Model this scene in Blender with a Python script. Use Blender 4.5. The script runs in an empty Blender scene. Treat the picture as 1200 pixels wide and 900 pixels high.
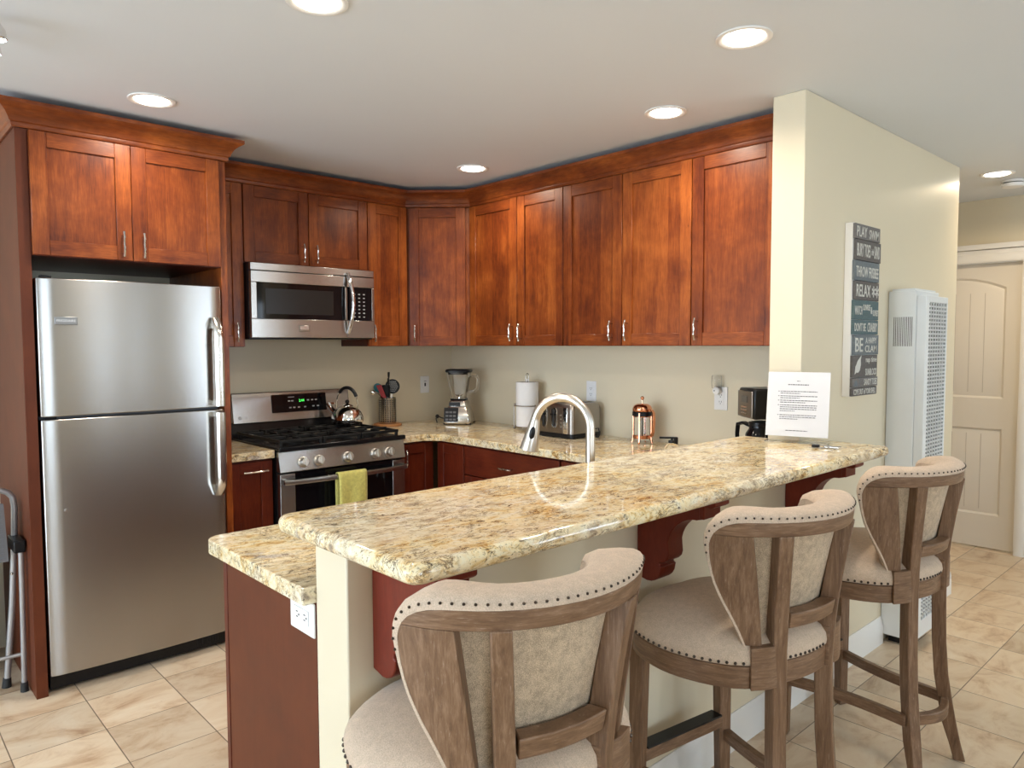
import bpy, bmesh, math, random
from mathutils import Vector, Matrix
random.seed(7)
C = bpy.context.scene.collection
PI = math.pi
R = math.radians
sc = bpy.context.scene

# ------------------------------------------------------------------ camera
CAM_POS = Vector((4.1834, -3.2788, 1.4504))
YAW, PITCH, ROLL, FOC = 2.3944, -0.0554, -0.0032, 854.455
fw = Vector((math.cos(YAW) * math.cos(PITCH), math.sin(YAW) * math.cos(PITCH), math.sin(PITCH)))
rt = Vector((math.sin(YAW), -math.cos(YAW), 0))
up = rt.cross(fw)
rt, up = rt * math.cos(ROLL) + up * math.sin(ROLL), up * math.cos(ROLL) - rt * math.sin(ROLL)
cd = bpy.data.cameras.new('camera')
cam = bpy.data.objects.new('camera', cd)
C.objects.link(cam)
cd.sensor_fit = 'HORIZONTAL'
cd.sensor_width = 36
cd.lens = FOC / 1200 * 36
cd.clip_start = 0.02
M = Matrix((rt, up, -fw)).transposed().to_4x4()
M.translation = CAM_POS
cam.matrix_world = M
sc.camera = cam

# ------------------------------------------------------------------ colour management, world, daylight
sc.view_settings.view_transform = 'Standard'
sc.view_settings.look = 'None'
sc.view_settings.gamma = 1
sc.view_settings.use_curve_mapping = False
sc.view_settings.exposure = -0.14
sc.cycles.use_denoising = True
sc.cycles.max_bounces = 10
sc.cycles.diffuse_bounces = 6
sc.cycles.sample_clamp_indirect = 6
SKY = (0.72, 0.855, 1.0)
SKY_STRENGTH = 12.0
CAN_WATTS = 8.0
HALL_WATTS = 13.0
CAN_COL = (1.0, 0.87, 0.72)
HALL_COL = (1.0, 0.78, 0.52)
w = bpy.data.worlds.new('sky')
sc.world = w
w.use_nodes = True
bgn = w.node_tree.nodes['Background']
bgn.inputs[0].default_value = (*SKY, 1)
bgn.inputs[1].default_value = SKY_STRENGTH

# ------------------------------------------------------------------ materials
MATS = {}
def node_mat(name):
    m = bpy.data.materials.new(name)
    m.use_nodes = True
    nt = m.node_tree
    b = nt.nodes['Principled BSDF']
    MATS[name] = m
    return m, nt, b
def N(nt, t, **kw):
    n = nt.nodes.new(t)
    for k, v in kw.items():
        setattr(n, k, v)
    return n
def L(nt, a, b):
    nt.links.new(a, b)
def ramp(nt, fac, stops, interp='LINEAR'):
    r = N(nt, 'ShaderNodeValToRGB')
    r.color_ramp.interpolation = interp
    els = r.color_ramp.elements
    while len(els) > 1:
        els.remove(els[-1])
    els[0].position, els[0].color = stops[0][0], (*stops[0][1], 1)
    for p, c in stops[1:]:
        e = els.new(p)
        e.color = (*c, 1)
    if fac is not None:
        L(nt, fac, r.inputs[0])
    return r.outputs[0]
def mixc(nt, fac, a, b, mode='MIX'):
    m = N(nt, 'ShaderNodeMix', data_type='RGBA', blend_type=mode)
    for sock, v in ((m.inputs[0], fac), (m.inputs[6], a), (m.inputs[7], b)):
        if hasattr(v, 'is_linked'):
            L(nt, v, sock)
        elif isinstance(v, tuple):
            sock.default_value = (*v, 1)
        else:
            sock.default_value = v
    return m.outputs[2]
def math_(nt, op, a, b=None, c=None):
    m = N(nt, 'ShaderNodeMath', operation=op)
    for i, v in enumerate((a, b, c)):
        if v is None:
            continue
        if hasattr(v, 'is_linked'):
            L(nt, v, m.inputs[i])
        else:
            m.inputs[i].default_value = v
    return m.outputs[0]
def coords(nt, kind='Object', scale=(1, 1, 1), rot=(0, 0, 0), loc=None):
    tc = N(nt, 'ShaderNodeTexCoord')
    mp = N(nt, 'ShaderNodeMapping')
    mp.inputs['Scale'].default_value = scale
    mp.inputs['Rotation'].default_value = rot
    L(nt, tc.outputs[kind], mp.inputs[0])
    if loc is not None:
        L(nt, loc, mp.inputs['Location'])
    return mp.outputs[0]
def noise(nt, vec, scale, detail=4, rough=.55, dist=0.0):
    n = N(nt, 'ShaderNodeTexNoise')
    n.inputs['Scale'].default_value = scale
    n.inputs['Detail'].default_value = detail
    n.inputs['Roughness'].default_value = rough
    n.inputs['Distortion'].default_value = dist
    L(nt, vec, n.inputs['Vector'])
    return n.outputs['Fac']
def bump(nt, b, h, strength=.2, dist=.002):
    n = N(nt, 'ShaderNodeBump')
    n.inputs['Strength'].default_value = strength
    n.inputs['Distance'].default_value = dist
    L(nt, h, n.inputs['Height'])
    L(nt, n.outputs[0], b.inputs['Normal'])
def plain(name, col, rough=.5, metal=0.0, spec=.5, **kw):
    m, nt, b = node_mat(name)
    v = coords(nt)
    f = noise(nt, v, 9, 3)
    c = mixc(nt, f, tuple(x * .95 for x in col), tuple(min(1, x * 1.05) for x in col))
    L(nt, c, b.inputs['Base Color'])
    b.inputs['Roughness'].default_value = rough
    b.inputs['Metallic'].default_value = metal
    b.inputs['Specular IOR Level'].default_value = spec
    for k, val in kw.items():
        b.inputs[k.replace('_', ' ')].default_value = val
    return m
def rand_offset(nt):
    oi = N(nt, 'ShaderNodeObjectInfo')
    cb = N(nt, 'ShaderNodeCombineXYZ')
    a = math_(nt, 'MULTIPLY', oi.outputs['Random'], 7.0)
    for i in range(3):
        L(nt, math_(nt, 'MULTIPLY', a, 1 + i * .7), cb.inputs[i])
    return cb.outputs[0], oi.outputs['Random']
def wood(name, dark, mid, light, sc_, rough=.34, blotch=.6, coat=.08, fig=0.35, stave=0.0):
    m, nt, b = node_mat(name)
    off, rnd = rand_offset(nt)
    v = coords(nt, 'Object', sc_, loc=off)
    g = noise(nt, v, 3.0, 6, .62, .6)
    fine = noise(nt, v, 14, 3, .6)
    v2 = coords(nt, 'Object', (1, 1, 1), loc=off)
    bl = noise(nt, v2, 5.5, 4, .6, .3)
    f = math_(nt, 'ADD', math_(nt, 'MULTIPLY', g, 1 - blotch), math_(nt, 'MULTIPLY', bl, blotch))
    f = math_(nt, 'ADD', f, math_(nt, 'MULTIPLY', math_(nt, 'SUBTRACT', fine, .5), fig))
    f = math_(nt, 'ADD', f, math_(nt, 'MULTIPLY', math_(nt, 'SUBTRACT', rnd, .5), .10))
    if stave:
        tc = N(nt, 'ShaderNodeTexCoord')
        sx = N(nt, 'ShaderNodeSeparateXYZ')
        L(nt, tc.outputs['Object'], sx.inputs[0])
        q = math_(nt, 'FLOOR', math_(nt, 'ADD', math_(nt, 'MULTIPLY', sx.outputs[0], 13.5), math_(nt, 'MULTIPLY', rnd, 9.0)))
        wn = N(nt, 'ShaderNodeTexWhiteNoise', noise_dimensions='1D')
        L(nt, math_(nt, 'ADD', q, math_(nt, 'MULTIPLY', rnd, 31.0)), wn.inputs['W'])
        f = math_(nt, 'ADD', f, math_(nt, 'MULTIPLY', math_(nt, 'SUBTRACT', wn.outputs['Value'], .5), stave))
    c = ramp(nt, f, [(.28, dark), (.5, mid), (.72, light)])
    if stave:
        kn = noise(nt, coords(nt, 'Object', (9, 9, 5.5), loc=off), 1.6, 4, .6, 1.0)
        km = ramp(nt, kn, [(.70, (0, 0, 0)), (.78, (1, 1, 1))])
        c = mixc(nt, math_(nt, 'MULTIPLY', km, .7), c, tuple(x * .6 for x in dark))
    L(nt, c, b.inputs['Base Color'])
    b.inputs['Roughness'].default_value = rough
    b.inputs['Coat Weight'].default_value = coat
    b.inputs['Specular IOR Level'].default_value = .3
    b.inputs['Coat Roughness'].default_value = .2
    bump(nt, b, fine, .05, .001)
    return m
CH = ((.080, .014, .004), (.190, .042, .008), (.35, .095, .018))
wood('cherry_v', *CH, (14, 14, 1.3), stave=.16)
wood('cherry_h', *CH, (1.6, 1.6, 14))
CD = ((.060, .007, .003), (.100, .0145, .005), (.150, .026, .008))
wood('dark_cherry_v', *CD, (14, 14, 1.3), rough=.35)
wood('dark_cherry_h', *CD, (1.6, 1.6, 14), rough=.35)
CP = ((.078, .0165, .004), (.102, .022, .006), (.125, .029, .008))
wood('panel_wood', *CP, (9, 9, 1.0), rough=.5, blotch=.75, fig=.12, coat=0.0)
wood('corbel_wood', (.115, .014, .006), (.165, .022, .009), (.21, .033, .014), (12, 12, 2), rough=.45, coat=0.0)
CO = ((.085, .040, .018), (.180, .096, .048), (.30, .185, .112))
def oak(name, s):
    m, nt, b = node_mat(name)
    off, rnd = rand_offset(nt)
    v = coords(nt, 'Object', s, loc=off)
    g = noise(nt, v, 3.4, 8, .7, .7)
    fine = noise(nt, v, 11, 5, .75)
    c = ramp(nt, math_(nt, 'ADD', math_(nt, 'MULTIPLY', g, .7), math_(nt, 'MULTIPLY', fine, .3)),
             [(.32, CO[0]), (.5, CO[1]), (.68, CO[2])])
    lime = ramp(nt, fine, [(.60, (0, 0, 0)), (.70, (1, 1, 1))])
    c = mixc(nt, math_(nt, 'MULTIPLY', lime, .40), c, (.46, .37, .31))
    L(nt, c, b.inputs['Base Color'])
    b.inputs['Roughness'].default_value = .42
    bump(nt, b, fine, .25, .001)
oak('oak_v', (26, 26, 1.8))
oak('oak_h', (3.2, 3.2, 30))
wood('beech', (.32, .13, .045), (.42, .19, .07), (.5, .25, .1), (8, 3, 8), rough=.5)

def granite():
    m, nt, b = node_mat('granite')
    tc = coords(nt, 'Object', (1, 1, 1))
    vs = coords(nt, 'Object', (1.7, .8, 1.6), (0, 0, R(-20)))
    def mask(f, lo, hi):
        return ramp(nt, f, [(lo, (0, 0, 0)), (hi, (1, 1, 1))])
    def mul(*a):
        o = a[0]
        for x in a[1:]:
            o = math_(nt, 'MULTIPLY', o, x)
        return o
    big = noise(nt, vs, 3.0, 4, .6, .8)
    base = ramp(nt, noise(nt, vs, 17, 9, .72, .9), [(.32, (.24, .12, .045)), (.38, (.54, .32, .11)), (.43, (.74, .54, .25)), (.49, (.85, .71, .43)), (.60, (.86, .78, .56)), (.70, (.80, .76, .66))])
    pale = ramp(nt, noise(nt, vs, 24, 8, .7, .6), [(.34, (.34, .27, .20)), (.43, (.66, .55, .38)), (.53, (.84, .76, .56)), (.68, (.86, .82, .72))])
    c = mixc(nt, mask(big, .44, .60), base, pale)
    gold = mul(mask(noise(nt, vs, 30, 6, .7, 1.2), .52, .60), mask(noise(nt, tc, 5, 3), .42, .58))
    c = mixc(nt, mul(gold, .6), c, (.66, .39, .10))
    grey = mul(mask(noise(nt, vs, 4.6, 6, .62, .5), .62, .68), .7)
    c = mixc(nt, grey, c, (.42, .37, .36))
    vein = math_(nt, 'ABSOLUTE', math_(nt, 'SUBTRACT', noise(nt, vs, 13, 9, .74, 1.6), .5))
    vm = ramp(nt, vein, [(.0, (1, 1, 1)), (.008, (1, 1, 1)), (.026, (0, 0, 0))])
    c = mixc(nt, mul(vm, mask(noise(nt, tc, 9, 4), .44, .54), .85), c, (.12, .065, .035))
    sp = mask(noise(nt, vs, 40, 6, .78, .7), .565, .60)
    c = mixc(nt, mul(sp, mask(noise(nt, tc, 7, 4), .42, .54), .9), c, (.045, .028, .022))
    sp2 = mask(noise(nt, tc, 130, 3, .6), .60, .66)
    c = mixc(nt, mul(sp2, .55), c, (.22, .14, .08))
    L(nt, c, b.inputs['Base Color'])
    b.inputs['Roughness'].default_value = .07
    b.inputs['Specular IOR Level'].default_value = .5
granite()

def tile():
    m, nt, b = node_mat('travertine_tile')
    g = N(nt, 'ShaderNodeNewGeometry')
    sep = N(nt, 'ShaderNodeSeparateXYZ')
    L(nt, g.outputs['Position'], sep.inputs[0])
    tx = math_(nt, 'DIVIDE', math_(nt, 'SUBTRACT', sep.outputs[0], 2.974), .3)
    ty = math_(nt, 'DIVIDE', math_(nt, 'ADD', sep.outputs[1], 2.585), .3)
    def edge(t):
        f = math_(nt, 'FRACT', t)
        return math_(nt, 'MINIMUM', f, math_(nt, 'SUBTRACT', 1.0, f))
    ex, ey = edge(tx), edge(ty)
    e = math_(nt, 'MINIMUM', ex, ey)
    grout = ramp(nt, e, [(.0045, (1, 1, 1)), (.0075, (0, 0, 0))])
    idv = N(nt, 'ShaderNodeCombineXYZ')
    L(nt, math_(nt, 'FLOOR', tx), idv.inputs[0])
    L(nt, math_(nt, 'FLOOR', ty), idv.inputs[1])
    wn = N(nt, 'ShaderNodeTexWhiteNoise', noise_dimensions='3D')
    L(nt, idv.outputs[0], wn.inputs['Vector'])
    off = N(nt, 'ShaderNodeVectorMath', operation='SCALE')
    L(nt, wn.outputs['Color'], off.inputs[0])
    off.inputs['Scale'].default_value = 40
    ad = N(nt, 'ShaderNodeVectorMath', operation='ADD')
    L(nt, g.outputs['Position'], ad.inputs[0])
    L(nt, off.outputs[0], ad.inputs[1])
    mp = N(nt, 'ShaderNodeMapping')
    mp.inputs['Scale'].default_value = (1.7, 1.0, 1)
    L(nt, ad.outputs[0], mp.inputs[0])
    v = mp.outputs[0]
    a = noise(nt, v, 4.2, 7, .66, .7)
    c = ramp(nt, a, [(.28, (.38, .235, .14)), (.40, (.56, .41, .27)), (.50, (.65, .515, .365)), (.7, (.71, .60, .455))])
    pit = ramp(nt, noise(nt, v, 26, 5, .7, .4), [(.63, (0, 0, 0)), (.70, (1, 1, 1))])
    pm = ramp(nt, noise(nt, v, 5, 3), [(.48, (0, 0, 0)), (.6, (1, 1, 1))])
    c = mixc(nt, math_(nt, 'MULTIPLY', math_(nt, 'MULTIPLY', pit, pm), .5), c, (.30, .20, .12))
    hsv = N(nt, 'ShaderNodeHueSaturation')
    L(nt, c, hsv.inputs['Color'])
    L(nt, math_(nt, 'ADD', .88, math_(nt, 'MULTIPLY', wn.outputs['Value'], .24)), hsv.inputs['Value'])
    c = mixc(nt, grout, hsv.outputs[0], (.17, .12, .08))
    L(nt, c, b.inputs['Base Color'])
    b.inputs['Roughness'].default_value = .34
    bump(nt, b, math_(nt, 'SUBTRACT', 1.0, grout), .4, .002)
tile()

def paint(name, col, rough=.55, bs=.06):
    m, nt, b = node_mat(name)
    v = coords(nt)
    f = noise(nt, v, 3, 3)
    c = mixc(nt, f, tuple(x * .985 for x in col), tuple(min(1, x * 1.015) for x in col))
    L(nt, c, b.inputs['Base Color'])
    b.inputs['Roughness'].default_value = rough
    bump(nt, b, noise(nt, v, 160, 3), bs, .0015)
    return m
paint('wall_paint', (.71, .635, .475), .38)
paint('ceiling_paint', (.665, .695, .725), .7)
paint('trim_white', (.80, .79, .76), .35, .02)
paint('door_white', (.74, .70, .63), .4, .03)

def steel(name, col=(.60, .57, .53), rough=.27, aniso=.75, axis='Z'):
    m, nt, b = node_mat(name)
    v = coords(nt, 'Object', (1.0, 1.0, 420) if axis == 'Z' else (260, 260, 1.2))
    f = noise(nt, v, 4, 3, .6)
    c = mixc(nt, f, tuple(x * .97 for x in col), tuple(min(1, x * 1.03) for x in col))
    L(nt, c, b.inputs['Base Color'])
    b.inputs['Metallic'].default_value = 1
    b.inputs['Roughness'].default_value = rough
    bump(nt, b, f, .035, .0006)
    b.inputs['Anisotropic'].default_value = aniso
    tg = N(nt, 'ShaderNodeTangent', direction_type='RADIAL', axis='Z')
    L(nt, tg.outputs[0], b.inputs['Tangent'])
    b.inputs['Anisotropic Rotation'].default_value = .25
    return m
steel('steel', (.41, .40, .385))
steel('steel_dark', (.34, .31, .28), .34)
plain('nickel', (.66, .63, .58), .22, 1)
plain('brushed_nickel', (.62, .59, .54), .33, 1)
plain('chrome', (.82, .81, .80), .06, 1)
plain('bronze_wire', (.32, .28, .24), .25, 1)
plain('copper', (.75, .33, .19), .16, 1)
plain('black_plastic', (.009, .009, .010), .3, 0.0, .25)
plain('black_glass', (.005, .005, .006), .06, 0.0, .3)
plain('black_enamel', (.007, .007, .008), .22, 0.0, .25)
plain('cast_iron', (.008, .008, .008), .45, 0.0, .3)
plain('rubber', (.018, .018, .018), .7)
plain('white_plastic', (.80, .80, .80), .35)
plain('heater_white', (.76, .79, .80), .35)
plain('slot_dark', (.02, .02, .02), .8)
plain('dark_void', (.015, .008, .006), .8)
plain('mesh_grey', (.020, .019, .018), .25, 0.0, .3)
plain('grey_tube', (.42, .42, .43), .35, .6)
plain('grey_plastic', (.16, .16, .17), .5)
plain('teal', (.04, .26, .34), .4)
plain('red', (.30, .02, .025), .4)
plain('paper', (.68, .68, .70), .6)
plain('towel_paper', (.84, .82, .80), .9)
plain('ink', (.08, .08, .09), .8)
plain('nail', (.06, .045, .035), .35, .8)
plain('print_grey', (.45, .45, .45), .6)
plain('groove_shade', (.52, .48, .42), .5)
plain('tan_leather', (.52, .40, .27), .5)
plain('navy', (.012, .014, .03), .6)
plain('letter_white', (.62, .62, .58), .7)
plain('badge', (.26, .26, .26), .35, .9)
plain('badge_letter', (.75, .75, .74), .3, .6)
for nm, col in (('board_teal', (.085, .135, .145)), ('board_grey', (.16, .15, .145)), ('board_brown', (.115, .105, .10)), ('board_blue', (.14, .165, .18))):
    m, nt, b = node_mat(nm)
    v = coords(nt, 'Object', (30, 3, 30))
    c = mixc(nt, noise(nt, v, 3, 5, .6), tuple(x * .6 for x in col), tuple(x * 1.4 for x in col))
    L(nt, c, b.inputs['Base Color'])
    b.inputs['Roughness'].default_value = .7
def fabric(name, col, s=520, amt=.35):
    m, nt, b = node_mat(name)
    v = coords(nt, 'Object', (1, 1, 1))
    f = noise(nt, v, s, 2, .6)
    g = noise(nt, v, 60, 3, .6)
    h = math_(nt, 'ADD', math_(nt, 'MULTIPLY', f, .7), math_(nt, 'MULTIPLY', g, .3))
    c = ramp(nt, h, [(.35, tuple(x * (1 - amt) for x in col)), (.5, col), (.65, tuple(min(1, x * (1 + amt)) for x in col))])
    L(nt, c, b.inputs['Base Color'])
    b.inputs['Roughness'].default_value = .9
    b.inputs['Sheen Weight'].default_value = .15
    bump(nt, b, f, .25, .0008)
fabric('linen', (.55, .425, .315), 480, .2)
fabric('burlap', (.47, .36, .245), 640, .5)
fabric('yellow_terry', (.56, .53, .15), 420, .35)
def glass(name, col=(1, 1, 1), rough=.0, ior=1.45):
    m, nt, b = node_mat(name)
    v = coords(nt)
    f = noise(nt, v, 5, 2)
    L(nt, mixc(nt, f, col, tuple(x * .99 for x in col)), b.inputs['Base Color'])
    b.inputs['Transmission Weight'].default_value = 1
    b.inputs['Roughness'].default_value = rough
    b.inputs['IOR'].default_value = ior
    return m
glass('clear_glass')
glass('clear_plastic', (.99, .99, .99), .02, 1.12)
def emit(name, col, strength):
    m, nt, b = node_mat(name)
    b.inputs['Base Color'].default_value = (*col, 1)
    b.inputs['Emission Color'].default_value = (*col, 1)
    b.inputs['Emission Strength'].default_value = strength
emit('lamp_lens', (1.0, .93, .82), 9.0)
emit('green_led', (.08, .9, .12), 1.6)

# ------------------------------------------------------------------ mesh helpers
class MB:
    """collects shapes; build() links them as one mesh object"""
    def __init__(self, M=None):
        self.v, self.f, self.m = [], [], []
        self.M = M
    def add(self, vs, fs, mat=0):
        o = len(self.v)
        for p in vs:
            p = Vector(p)
            self.v.append(self.M @ p if self.M else p)
        for f in fs:
            self.f.append([o + i for i in f])
            self.m.append(mat)
        return self
    def box(self, a, b, mat=0):
        x0, y0, z0 = [min(p, q) for p, q in zip(a, b)]
        x1, y1, z1 = [max(p, q) for p, q in zip(a, b)]
        return self.add([(x0, y0, z0), (x1, y0, z0), (x1, y1, z0), (x0, y1, z0), (x0, y0, z1), (x1, y0, z1), (x1, y1, z1), (x0, y1, z1)],
                        [(3, 2, 1, 0), (4, 5, 6, 7), (0, 1, 5, 4), (1, 2, 6, 5), (2, 3, 7, 6), (3, 0, 4, 7)], mat)
    def hexa(self, p8, mat=0):
        return self.add(p8, [(3, 2, 1, 0), (4, 5, 6, 7), (0, 1, 5, 4), (1, 2, 6, 5), (2, 3, 7, 6), (3, 0, 4, 7)], mat)
    def prism(self, poly, lo, hi, axis='z', mat=0):
        n = len(poly)
        def P(p, h):
            return {'z': (p[0], p[1], h), 'y': (p[0], h, p[1]), 'x': (h, p[0], p[1])}[axis]
        vs = [P(p, lo) for p in poly] + [P(p, hi) for p in poly]
        area = sum(poly[i][0] * poly[(i + 1) % n][1] - poly[(i + 1) % n][0] * poly[i][1] for i in range(n))
        flip = (area < 0) != (axis == 'y')
        fs = [list(range(n))[::-1], list(range(n, 2 * n))] + [(i, (i + 1) % n, n + (i + 1) % n, n + i) for i in range(n)]
        if flip:
            fs = [list(f)[::-1] for f in fs]
        return self.add(vs, fs, mat)
    def rings(self, rs, closed=False, caps=True, mat=0):
        n = len(rs[0])
        vs = [p for r in rs for p in r]
        fs = []
        k = len(rs)
        for i in range(k if closed else k - 1):
            a, b = i * n, ((i + 1) % k) * n
            for j in range(n):
                q = (j + 1) % n
                fs.append((a + j, a + q, b + q, b + j))
        if caps and not closed:
            fs.append(list(range(n))[::-1])
            fs.append([(k - 1) * n + j for j in range(n)])
        return self.add(vs, fs, mat)
    def tube(self, pts, r, seg=10, closed=False, mat=0, caps=True, flat=1.0):
        pts = [Vector(p) for p in pts]
        n = len(pts)
        rr = r if isinstance(r, (list, tuple)) else [r] * n
        rs = []
        ref = None
        for i, p in enumerate(pts):
            if closed:
                t = pts[(i + 1) % n] - pts[i - 1]
            else:
                t = pts[min(i + 1, n - 1)] - pts[max(i - 1, 0)]
            t.normalize()
            if ref is None:
                ref = Vector((0, 0, 1)) if abs(t.z) < .9 else Vector((1, 0, 0))
            u = t.cross(ref)
            if u.length < 1e-5:
                u = t.cross(Vector((0, 1, 0)))
            u.normalize()
            v = u.cross(t)
            v.normalize()
            ref = v
            rs.append([p + (u * math.cos(2 * PI * j / seg) + v * math.sin(2 * PI * j / seg) * flat) * rr[i] for j in range(seg)])
        return self.rings(rs, closed, caps, mat)
    def lathe(self, prof, c=(0, 0, 0), seg=28, mat=0, caps=True):
        rs = []
        for r, z in prof:
            r = max(r, 1e-4)
            rs.append([(c[0] + r * math.cos(2 * PI * j / seg), c[1] + r * math.sin(2 * PI * j / seg), c[2] + z) for j in range(seg)])
        return self.rings(rs, False, caps, mat)
    def sphere(self, c, r, seg=14, mat=0, s=(1, 1, 1)):
        rs = []
        k = seg // 2
        for i in range(k + 1):
            a = -PI / 2 + PI * i / k
            q = max(math.cos(a), 1e-3) * r
            rs.append([(c[0] + q * math.cos(2 * PI * j / seg) * s[0], c[1] + q * math.sin(2 * PI * j / seg) * s[1], c[2] + r * math.sin(a) * s[2]) for j in range(seg)])
        return self.rings(rs, False, True, mat)
    def sweep_rect(self, pts, wd, dirs, mat=0):
        """rectangle section w (along side dir) x d (along dir) at each point"""
        rs = []
        for p, (w_, d_), dr in zip(pts, wd, dirs):
            p = Vector(p)
            o = Vector((dr[0], dr[1], 0)).normalized()
            s = Vector((-o.y, o.x, 0))
            rs.append([p + o * (d_ / 2) * a + s * (w_ / 2) * b for a, b in ((1, -1), (1, 1), (-1, 1), (-1, -1))])
        return self.rings(rs, False, True, mat)
    def build(self, name, mats, parent=None, bevel=0.0, segs=2, smooth=35, subsurf=0):
        me = bpy.data.meshes.new(name)
        me.from_pydata([tuple(p) for p in self.v], [], self.f)
        bm = bmesh.new()
        bm.from_mesh(me)
        bmesh.ops.recalc_face_normals(bm, faces=bm.faces)
        bm.to_mesh(me)
        bm.free()
        if isinstance(mats, str):
            mats = [mats]
        for m in mats:
            me.materials.append(MATS[m])
        me.polygons.foreach_set('material_index', self.m)
        me.polygons.foreach_set('use_smooth', [True] * len(me.polygons))
        me.set_sharp_from_angle(angle=R(smooth))
        o = bpy.data.objects.new(name, me)
        C.objects.link(o)
        if parent is not None:
            o.parent = parent
        if bevel:
            md = o.modifiers.new('bevel', 'BEVEL')
            md.width = bevel
            md.segments = segs
            md.limit_method = 'ANGLE'
            md.angle_limit = R(40)
        if subsurf:
            md = o.modifiers.new('sub', 'SUBSURF')
            md.levels = md.render_levels = subsurf
        return o
def thing(name, label, cat, loc=(0, 0, 0), rz=0.0, group=None):
    o = bpy.data.objects.new(name, None)
    o.empty_display_size = .05
    C.objects.link(o)
    o.location = loc
    o.rotation_euler = (0, 0, rz)
    return tag(o, label, cat, group)
def tag(o, label, cat, group=None):
    o['label'] = label
    o['category'] = cat
    if group:
        o['group'] = group
    return o
def struct(o):
    o['kind'] = 'structure'
    return o
def dup(root):
    r = root.copy()
    C.objects.link(r)
    for ch in list(root.children):
        c = ch.copy()
        C.objects.link(c)
        c.parent = r
        for g in list(ch.children):
            d = g.copy()
            C.objects.link(d)
            d.parent = c
    return r
def text(s, mat, parent, M, width=None, height=None, name='lettering', depth=.0006, bold=0.0):
    """flat lettering in the XY plane of M, centred, scaled to width x height"""
    cu = bpy.data.curves.new(name, 'FONT')
    cu.body = s
    cu.align_x = 'CENTER'
    cu.align_y = 'CENTER'
    cu.size = 1
    cu.extrude = 0
    cu.offset = bold
    cu.resolution_u = 3
    to = bpy.data.objects.new(name, cu)
    C.objects.link(to)
    bpy.context.view_layer.update()
    dg = bpy.context.evaluated_depsgraph_get()
    me = bpy.data.meshes.new_from_object(to.evaluated_get(dg))
    bpy.data.objects.remove(to)
    xs = [v.co.x for v in me.vertices]
    ys = [v.co.y for v in me.vertices]
    cx, cy = (min(xs) + max(xs)) / 2, (min(ys) + max(ys)) / 2
    W, H = max(xs) - min(xs), max(ys) - min(ys)
    sx = width / W if width else (height / H)
    sy = height / H if height else sx
    for v in me.vertices:
        v.co = M @ Vector(((v.co.x - cx) * sx, (v.co.y - cy) * sy, 0))
    bm = bmesh.new()
    bm.from_mesh(me)
    nrm = (M.to_3x3() @ Vector((0, 0, 1))).normalized() * depth
    r = bmesh.ops.extrude_face_region(bm, geom=bm.faces[:])
    for e in r['geom']:
        if isinstance(e, bmesh.types.BMVert):
            e.co += nrm
    bmesh.ops.recalc_face_normals(bm, faces=bm.faces)
    bm.to_mesh(me)
    bm.free()
    me.materials.clear()
    me.materials.append(MATS[mat])
    o = bpy.data.objects.new(name, me)
    C.objects.link(o)
    o.parent = parent
    return o
def face_m(origin, x, y):
    """4x4 whose X,Y are the given directions"""
    x, y = Vector(x).normalized(), Vector(y).normalized()
    z = x.cross(y)
    m = Matrix((x, y, z)).transposed().to_4x4()
    m.translation = Vector(origin)
    return m
def arc(c, r, a0, a1, n):
    return [(c[0] + r * math.cos(a0 + (a1 - a0) * i / n), c[1] + r * math.sin(a0 + (a1 - a0) * i / n)) for i in range(n + 1)]
def round_poly(pts, rad, n=5):
    out = []
    k = len(pts)
    for i, p in enumerate(pts):
        r = rad[i] if isinstance(rad, (list, tuple)) else rad
        p = Vector(p)
        if r <= 0:
            out.append(tuple(p))
            continue
        a = (Vector(pts[i - 1]) - p).normalized()
        b = (Vector(pts[(i + 1) % k]) - p).normalized()
        ang = a.angle(b)
        d = r / math.tan(ang / 2)
        c = p + (a + b).normalized() * (r / math.sin(ang / 2))
        s, e = p + a * d - c, p + b * d - c
        a0, a1 = math.atan2(s.y, s.x), math.atan2(e.y, e.x)
        da = (a1 - a0 + PI) % (2 * PI) - PI
        out += [(c.x + r * math.cos(a0 + da * j / n), c.y + r * math.sin(a0 + da * j / n)) for j in range(n + 1)]
    return out

# ------------------------------------------------------------------ setting
CEIL = 2.4265
def sbox(name, a, b, mat, bevel=0):
    return struct(MB().box(a, b).build(name, mat, bevel=bevel))
sbox('floor', (-.1, -6.6, -.1), (6.9, 2.65, 0), 'travertine_tile')
sbox('ceiling', (-.1, -6.6, CEIL), (6.9, 2.65, CEIL + .1), 'ceiling_paint')
sbox('wall_left', (-.1, -6.5, 0), (0, .1, CEIL), 'wall_paint')
sbox('wall_back', (0, 0, 0), (2.7187, .1, CEIL), 'wall_paint')
sbox('wall_partition', (2.7187, -.4985, 0), (2.8535, 1.373, CEIL), 'wall_paint', .004)
sbox('wall_half', (2.7187, -2.518, 0), (2.8535, -.4985, 1.0225), 'wall_paint', .004)
sbox('wall_hall_side', (1.5, .1, 0), (1.6, 2.55, CEIL), 'wall_paint')
m = MB()
for a, b in (((1.5, 2.55, 0), (2.10, 2.65, CEIL)), ((2.9105, 2.55, 0), (6.8, 2.65, CEIL)), ((2.10, 2.55, 1.995), (2.9105, 2.65, CEIL))):
    m.box(a, b)
struct(m.build('wall_hall', 'wall_paint'))
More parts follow.
